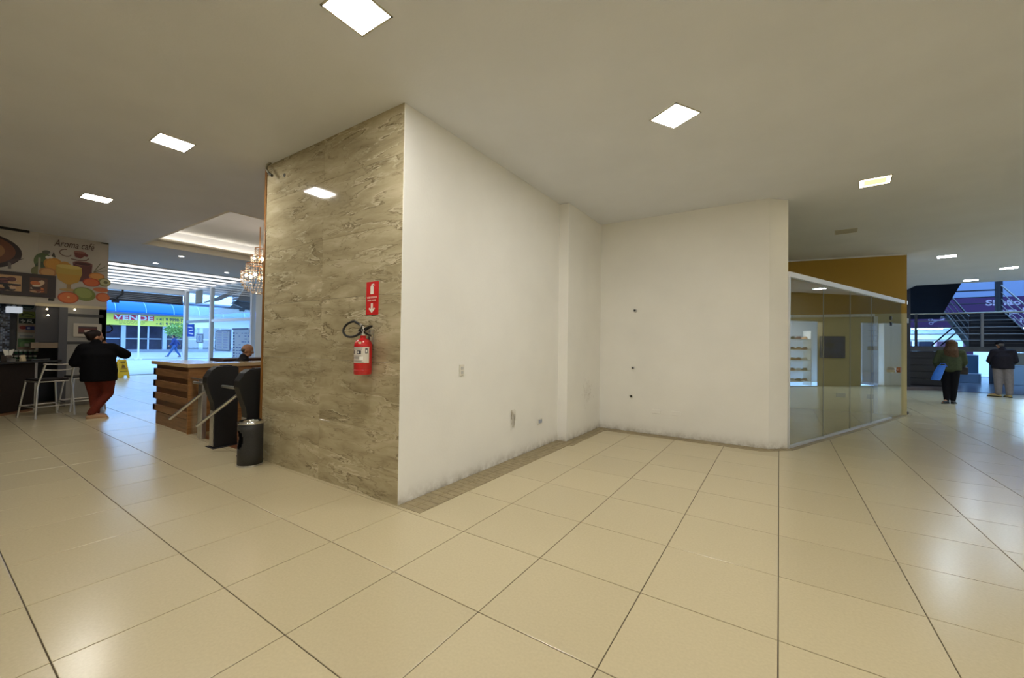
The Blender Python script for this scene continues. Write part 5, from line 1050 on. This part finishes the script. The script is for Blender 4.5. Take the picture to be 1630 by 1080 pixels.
def person(name, label, loc, right, J, cols, hair, scale=1.0, cap=False, bald=False, jz=None, group=None, face=(0, 1, 0), coat_len=0.0, seated=False):
    """J: joints in the figure's frame - x to the right as seen in the photograph, y away from it, z up."""
    rz = math.atan2(right[1], right[0]); t = thing(name, label, 'person', loc, rz); S = scale
    V = lambda k: Vector(J[k]) * S
    pel, chest, neck, hd = V('pelvis'), V('chest'), V('neck'), V('head')
    body = MB(); w_ = J.get('width', 1.0)
    def torso(mb, k):
        mid = (pel + chest) / 2
        mb.loft([(pel - Vector((0, 0, 0.10 * S)), 0.13 * k * S * w_, 0.10 * k * S), (pel, 0.165 * k * S * w_, 0.115 * k * S * w_), (mid, 0.145 * k * S * w_, 0.105 * k * S * w_), (chest, 0.165 * k * S * w_, 0.115 * k * S * w_), (chest + (neck - chest) * 0.6, 0.15 * k * S * w_, 0.085 * k * S), (neck - Vector((0, 0, 0.005)), 0.06 * k * S, 0.06 * k * S)])
    torso(body, 0.9)
    limb(body, [chest + (neck - chest) * 0.7, neck, hd - Vector((0, 0, 0.04 * S))], [0.06 * S, 0.055 * S, 0.05 * S])
    R, f, r, u = head(body, hd, face, S)
    for s in 'lr':
        sh, el, wr = V(s + 'sh'), V(s + 'el'), V(s + 'wr'); limb(body, [sh, el, wr], [0.048 * S, 0.038 * S, 0.026 * S])
        hand(body, wr, J[s + 'hd'], J.get(s + 'pn', (0, 1, 0)), S, J.get('curl', 0.5), 1 if s == 'l' else -1)
        hp, kn, an = V(s + 'hip'), V(s + 'kn'), V(s + 'an'); limb(body, [hp, kn, an], [0.085 * S * w_, 0.055 * S, 0.036 * S]); limb(body, [an, V(s + 'toe') + Vector((0, 0, 0.035))], [0.034 * S, 0.026 * S])
    put('body', body, SKIN, t, 0.0085, 3)
    eyes(t, hd, R, f, r, u, S)
    bk = J.get('bulk', 1.0); jk = MB(); torso(jk, 1.13 * (1 + (bk - 1) * 0.4)); 
    if coat_len: jk.loft([(pel - Vector((0, 0, coat_len * S)), 0.2 * S * w_, 0.15 * S * w_), (pel, 0.2 * S * w_, 0.145 * S * w_), (chest, 0.19 * S * w_, 0.14 * S * w_)])
    for s in 'lr':
        sh, el, wr = V(s + 'sh'), V(s + 'el'), V(s + 'wr'); limb(jk, [chest + (neck - chest) * 0.5, sh, el, wr + (el - wr) * 0.08], [0.1 * S, 0.08 * S * bk, 0.066 * S * bk, 0.05 * S * bk])
    limb(jk, [neck - Vector((0, 0, 0.03 * S)), neck + Vector((0, 0, 0.02 * S))], [0.085 * S, 0.07 * S])
    put('jacket', jk, cols['jacket'], t, 0.014, 5)
    tr = MB(); 
    for s in 'lr':
        hp, kn, an = V(s + 'hip'), V(s + 'kn'), V(s + 'an'); limb(tr, [pel, hp, kn, an + Vector((0, 0, 0.02))], [0.125 * S, 0.105 * S * w_, 0.078 * S * J.get('legw', 1), 0.058 * S * J.get('legw', 1)])
    put('trousers', tr, cols['trousers'], t, 0.013, 4)
    for s in 'lr':
        an, to = V(s + 'an'), V(s + 'toe'); d = Vector((to.x - an.x, to.y - an.y, 0)); hl = Vector((an.x, an.y, 0)) - d.normalized() * 0.03 * S; base = Vector((0, 0, min(an.z - 0.075 * S, to.z)))
        m1 = MB(); shoe(m1, hl + base, Vector((to.x, to.y, 0)) + base); q = put('shoe', m1, cols['shoe'], t, 0.009, 3)
        m2 = MB(); sole(m2, hl, Vector((to.x, to.y, 0))); m2.v = [tuple(Vector(p) + base) for p in m2.v]; so_ = m2.build('sole', cols['sole'], q, local=True)
    if hair:
        hm = MB(); hair(hm, hd, R, f, r, u, S, neck); put('hair', hm, cols['hair'], t, 0.01, 4)
    if cap:
        cm = MB(); cm.ball(hd + u * 0.05 * S - f * 0.012 * S, (0.097 * S, 0.112 * S, 0.09 * S), 16, R); cm.prism([hd + u * 0.06 * S + f * a * S + r * b * S for a, b in ((0.08, -0.07), (0.15, -0.05), (0.17, 0), (0.15, 0.05), (0.08, 0.07))], u * 0.016 * S); put('cap', cm, cols['cap'], t, 0.009, 3)
    return t
def short_hair(hm, hd, R, f, r, u, S, neck):
    hm.ball(hd + u * 0.035 * S - f * 0.018 * S, (0.087 * S, 0.098 * S, 0.093 * S), 16, R); hm.ball(hd - f * 0.06 * S - u * 0.02 * S, (0.07 * S, 0.05 * S, 0.06 * S), 12, R)
def tousled(hm, hd, R, f, r, u, S, neck):
    short_hair(hm, hd, R, f, r, u, S, neck); hm.ball(hd - f * 0.08 * S + u * 0.03 * S, (0.075 * S, 0.06 * S, 0.06 * S), 12, R); limb(hm, [hd - f * 0.1 * S + u * 0.04 * S, hd - f * 0.15 * S + u * 0.035 * S], [0.03 * S, 0.015 * S], 8)
def long_hair(hm, hd, R, f, r, u, S, neck):
    short_hair(hm, hd, R, f, r, u, S, neck); rs = random.Random(4)
    for i in range(13):
        a = -1.5 + 3.0 * i / 12; b0 = hd + r * 0.085 * S * math.sin(a) - f * 0.07 * S * math.cos(a); e = b0 + r * 0.05 * S * math.sin(a) - f * 0.07 * S - u * (0.30 + rs.uniform(0, 0.08)) * S
        limb(hm, [b0 + u * 0.04 * S, b0 - u * 0.08 * S - f * 0.01 * S, (b0 + e) / 2 - f * 0.03 * S, e], [0.03 * S, 0.034 * S, 0.035 * S, 0.018 * S], 8)
def fringe_hair(hm, hd, R, f, r, u, S, neck):
    for i in range(9):
        a = -1.3 + 2.6 * i / 8; hm.ball(hd + r * 0.08 * S * math.sin(a) - f * 0.085 * S * math.cos(a) - u * 0.005 * S, (0.018 * S, 0.018 * S, 0.035 * S), 8, R)
NAVYB = mat('black_coat', (10, 10, 14), 0.8, spec=0.12, noise=0.15, nscale=30)
# woman at the café
ang = lambda x, y: (lambda v: (v.y, -v.x))(Vector((x, y)).normalized())
person('person', 'person in a black coat and rust-red trousers walking past the café stools', (-9.95, 1.93, 0), ang(-9.95, 1.93),
       dict(pelvis=(0.0, 0, 0.83), chest=(-0.02, 0, 1.13), neck=(-0.05, 0.02, 1.32), head=(-0.06, 0.05, 1.435), lsh=(-0.19, 0.0, 1.22), lel=(-0.29, 0.02, 0.99), lwr=(-0.16, 0.22, 0.97), lhd=(0.8, 0.6, 0.1), lpn=(0, 0.3, 1),
            rsh=(0.15, 0.02, 1.23), rel=(0.33, 0.12, 1.12), rwr=(0.14, 0.24, 1.26), rhd=(-0.8, 0.2, 0.5), rpn=(-0.3, -0.5, 0.6), lhip=(-0.09, 0, 0.80), lkn=(-0.05, 0.08, 0.43), lan=(-0.03, 0.02, 0.09), ltoe=(0.09, 0.13, 0.0),
            rhip=(0.1, 0, 0.80), rkn=(0.12, 0.02, 0.44), ran=(-0.08, -0.06, 0.1), rtoe=(0.1, -0.02, 0.0), width=1.18, bulk=1.28, curl=0.8),
       dict(jacket=NAVYB, trousers=mat('rust_trousers', (100, 44, 33), 0.8, spec=0.12, noise=0.12, nscale=25), shoe=mat('beige_shoe', (178, 140, 104), 0.7), sole=mat('shoe_sole', (206, 190, 160), 0.7), hair=mat('dark_hair', (36, 28, 26), 0.6, spec=0.12, noise=0.3, nscale=60)), tousled, 1.0, face=(0.95, 0.4, -0.12), coat_len=0.17)
# woman with the blue bag
person('person', 'long-haired person in an olive jacket and black trousers with a blue bag', (3.76, 15.38, 0), ang(3.76, 15.38),
       dict(pelvis=(0.02, 0, 0.92), chest=(0.03, 0, 1.2), neck=(0.04, 0.02, 1.4), head=(0.05, 0.04, 1.53), lsh=(-0.15, 0.0, 1.32), lel=(-0.23, -0.02, 1.06), lwr=(-0.2, 0.1, 0.92), lhd=(-0.1, 0.3, -0.9), lpn=(1, 0, 0),
            rsh=(0.22, 0.0, 1.32), rel=(0.27, 0.08, 1.07), rwr=(0.24, 0.26, 0.98), rhd=(-0.2, 0.9, 0.1), rpn=(0, 0, 1), lhip=(-0.07, 0, 0.88), lkn=(-0.05, 0.02, 0.48), lan=(-0.04, 0.0, 0.09), ltoe=(-0.1, -0.12, 0.0),
            rhip=(0.1, 0, 0.88), rkn=(0.09, 0.05, 0.48), ran=(0.07, 0.08, 0.09), rtoe=(0.1, 0.24, 0.0), width=1.05, curl=0.9),
       dict(jacket=mat('olive_jacket', (66, 72, 52), 0.8, spec=0.12, noise=0.15, nscale=25), trousers=mat('black_trousers', (20, 19, 24), 0.8, spec=0.12), shoe=BLACK, sole=RUBBER, hair=mat('brown_hair', (84, 62, 44), 0.6, spec=0.12, noise=0.35, nscale=50)), long_hair, 1.03, face=(0.25, 1, -0.05), coat_len=0.05)
t = thing('shopping_bag', 'bright blue shopping bag hanging from the arm of the olive-jacketed person', 'bag', (3.50, 15.12, 0.62), math.atan2(*ang(3.6, 15.2)[::-1]))
mb = MB(); mb.loft([((-0.05, 0, 0.0), 0.085, 0.05), ((-0.04, 0, 0.05), 0.095, 0.06), ((0.01, 0, 0.22), 0.09, 0.06), ((0.07, 0, 0.40), 0.075, 0.045)]); mb.build('body', mat('blue_bag', (52, 120, 226), 0.4, noise=0.12, nscale=12), t, local=True, smooth=60)
for s in (-0.03, 0.03): MB().tube([(0.0, s, 0.37), (0.05, s, 0.45), (0.12, s, 0.44), (0.16, s, 0.37)], 0.008, 6).build('strap', mat('blue_bag_strap', (40, 90, 190), 0.5), t, local=True)
t = thing('handbag', 'dark handbag held at the hip of the olive-jacketed person', 'bag', (4.04, 15.6, 0.78), math.atan2(*ang(3.9, 15.4)[::-1])); MB().box(-0.13, 0.13, -0.06, 0.06, 0, 0.2).build('body', mat('dark_leather', (36, 30, 34), 0.45), t, local=True, bevel=0.03); MB().tube([(-0.08, 0, 0.19), (-0.04, 0, 0.3), (0.04, 0, 0.3), (0.08, 0, 0.19)], 0.01, 6).build('strap', BLACK, t, local=True, smooth=60)
# man with a cap
person('person', 'person in a dark jacket, cap and light grey trousers standing on the right', (5.72, 18.75, 0), ang(5.72, 18.75),
       dict(pelvis=(0.02, 0, 0.93), chest=(0.03, 0, 1.22), neck=(0.02, 0.03, 1.44), head=(-0.03, 0.1, 1.565), lsh=(-0.15, 0.0, 1.36), lel=(-0.24, 0.03, 1.08), lwr=(-0.19, 0.24, 0.98), lhd=(0.5, 0.8, 0.1), lpn=(0.3, 0, 1),
            rsh=(0.21, 0.0, 1.36), rel=(0.27, -0.02, 1.09), rwr=(0.2, 0.2, 0.99), rhd=(-0.4, 0.9, 0.1), rpn=(0, 0, 1), lhip=(-0.07, 0, 0.9), lkn=(-0.06, 0.03, 0.49), lan=(-0.06, 0.0, 0.1), ltoe=(-0.25, 0.06, 0.0),
            rhip=(0.11, 0, 0.9), rkn=(0.14, 0.03, 0.49), ran=(0.15, 0.02, 0.1), rtoe=(0.07, 0.16, 0.0), width=1.15, legw=1.25, curl=0.9),
       dict(jacket=mat('dark_jacket', (32, 28, 34), 0.7, spec=0.12, noise=0.2, nscale=20), trousers=mat('grey_trousers', (128, 118, 116), 0.85, spec=0.12, noise=0.1, nscale=20), shoe=mat('tan_shoe', (176, 152, 96), 0.7), sole=RUBBER, hair=mat('grey_hair', (90, 84, 80), 0.6, spec=0.12), cap=mat('black_cap', (20, 18, 22), 0.8, spec=0.12)), short_hair, 1.03, cap=True, face=(-0.45, 0.9, -0.3), coat_len=0.08)
# walker in the street
person('person', 'person in a blue jacket striding along the street outside', (-41.3, 12.35, 0), ang(-41, 12.3),
       dict(pelvis=(0.03, 0, 0.88), chest=(0.02, 0, 1.2), neck=(-0.03, 0, 1.44), head=(-0.05, 0, 1.58), lsh=(-0.03, -0.17, 1.36), lel=(-0.12, -0.2, 1.1), lwr=(-0.27, -0.16, 0.92), lhd=(-0.6, 0, -0.8), lpn=(0, 1, 0),
            rsh=(0.05, 0.17, 1.36), rel=(0.23, 0.2, 1.16), rwr=(0.34, 0.2, 0.95), rhd=(0.3, 0, -0.9), rpn=(-1, 0, 0), lhip=(0.0, -0.09, 0.86), lkn=(-0.16, -0.09, 0.5), lan=(-0.36, -0.09, 0.12), ltoe=(-0.52, -0.09, 0.05),
            rhip=(0.05, 0.09, 0.86), rkn=(0.14, 0.09, 0.48), ran=(0.36, 0.09, 0.12), rtoe=(0.24, 0.09, 0.0), curl=0.7),
       dict(jacket=mat('blue_jacket', (52, 66, 116), 0.8, spec=0.12), trousers=mat('jeans', (64, 92, 140), 0.8, spec=0.12), shoe=mat('blue_shoe', (60, 66, 100), 0.7), sole=RUBBER, hair=mat('dark_hair', (36, 28, 26), 0.6, spec=0.12)), short_hair, 1.05, face=(-1, 0.1, -0.05))
# seated man behind the desk
person('person', 'balding person in a dark hooded jacket seated behind the reception desk', (-8.2, 3.50, 0), ang(-8.2, 3.5),
       dict(pelvis=(-0.08, 0, 0.58), chest=(-0.07, 0, 0.86), neck=(-0.02, 0, 1.09), head=(0.03, 0.01, 1.225), lsh=(-0.09, 0.17, 0.99), lel=(-0.03, 0.24, 0.76), lwr=(0.16, 0.2, 0.72), lhd=(1, 0, 0), lpn=(0, 0, -1),
            rsh=(-0.07, -0.17, 0.99), rel=(-0.02, -0.24, 0.76), rwr=(0.16, -0.2, 0.72), rhd=(1, 0, 0), rpn=(0, 0, -1), lhip=(-0.08, 0.1, 0.56), lkn=(0.28, 0.1, 0.52), lan=(0.26, 0.1, 0.1), ltoe=(0.42, 0.1, 0.0),
            rhip=(-0.08, -0.1, 0.56), rkn=(0.28, -0.1, 0.52), ran=(0.26, -0.1, 0.1), rtoe=(0.42, -0.1, 0.0), width=1.0, curl=0.3),
       dict(jacket=mat('charcoal_hood', (46, 44, 46), 0.85, spec=0.12, noise=0.15, nscale=20), trousers=mat('dark_trousers', (34, 34, 42), 0.8, spec=0.12), shoe=BLACK, sole=RUBBER, hair=mat('thin_grey_hair', (92, 82, 72), 0.7, spec=0.12)), fringe_hair, 1.0, face=(1, -0.25, -0.22))
t = thing('office_chair', 'dark office chair under the seated person behind the desk', 'chair', (-8.2, 3.50, 0), math.atan2(*ang(-8.2, 3.5)[::-1]))
MB().box(-0.3, 0.18, -0.23, 0.23, 0.39, 0.445).build('seat', BLACK, t, local=True, bevel=0.02); MB().box(-0.36, -0.31, -0.21, 0.21, 0.5, 0.92).build('backrest', BLACK, t, local=True, bevel=0.02); MB().box(-0.35, -0.28, -0.03, 0.03, 0.4, 0.55).build('back_bracket', DARKMETAL, t, local=True); MB().cyl((-0.06, 0, 0.06), (-0.06, 0, 0.4), 0.03).build('column', STEEL, t, local=True)
for k in range(5):
    a = k * 2 * PI / 5; e = Vector((-0.06 + 0.28 * math.cos(a), 0.28 * math.sin(a), 0.06)); MB().cyl((-0.06, 0, 0.08), e, 0.022, 0.016, 8).build('leg', DARKMETAL, t, local=True); MB().ball((e.x, e.y, 0.03), 0.03, 10).build('caster', BLACK, t, local=True)
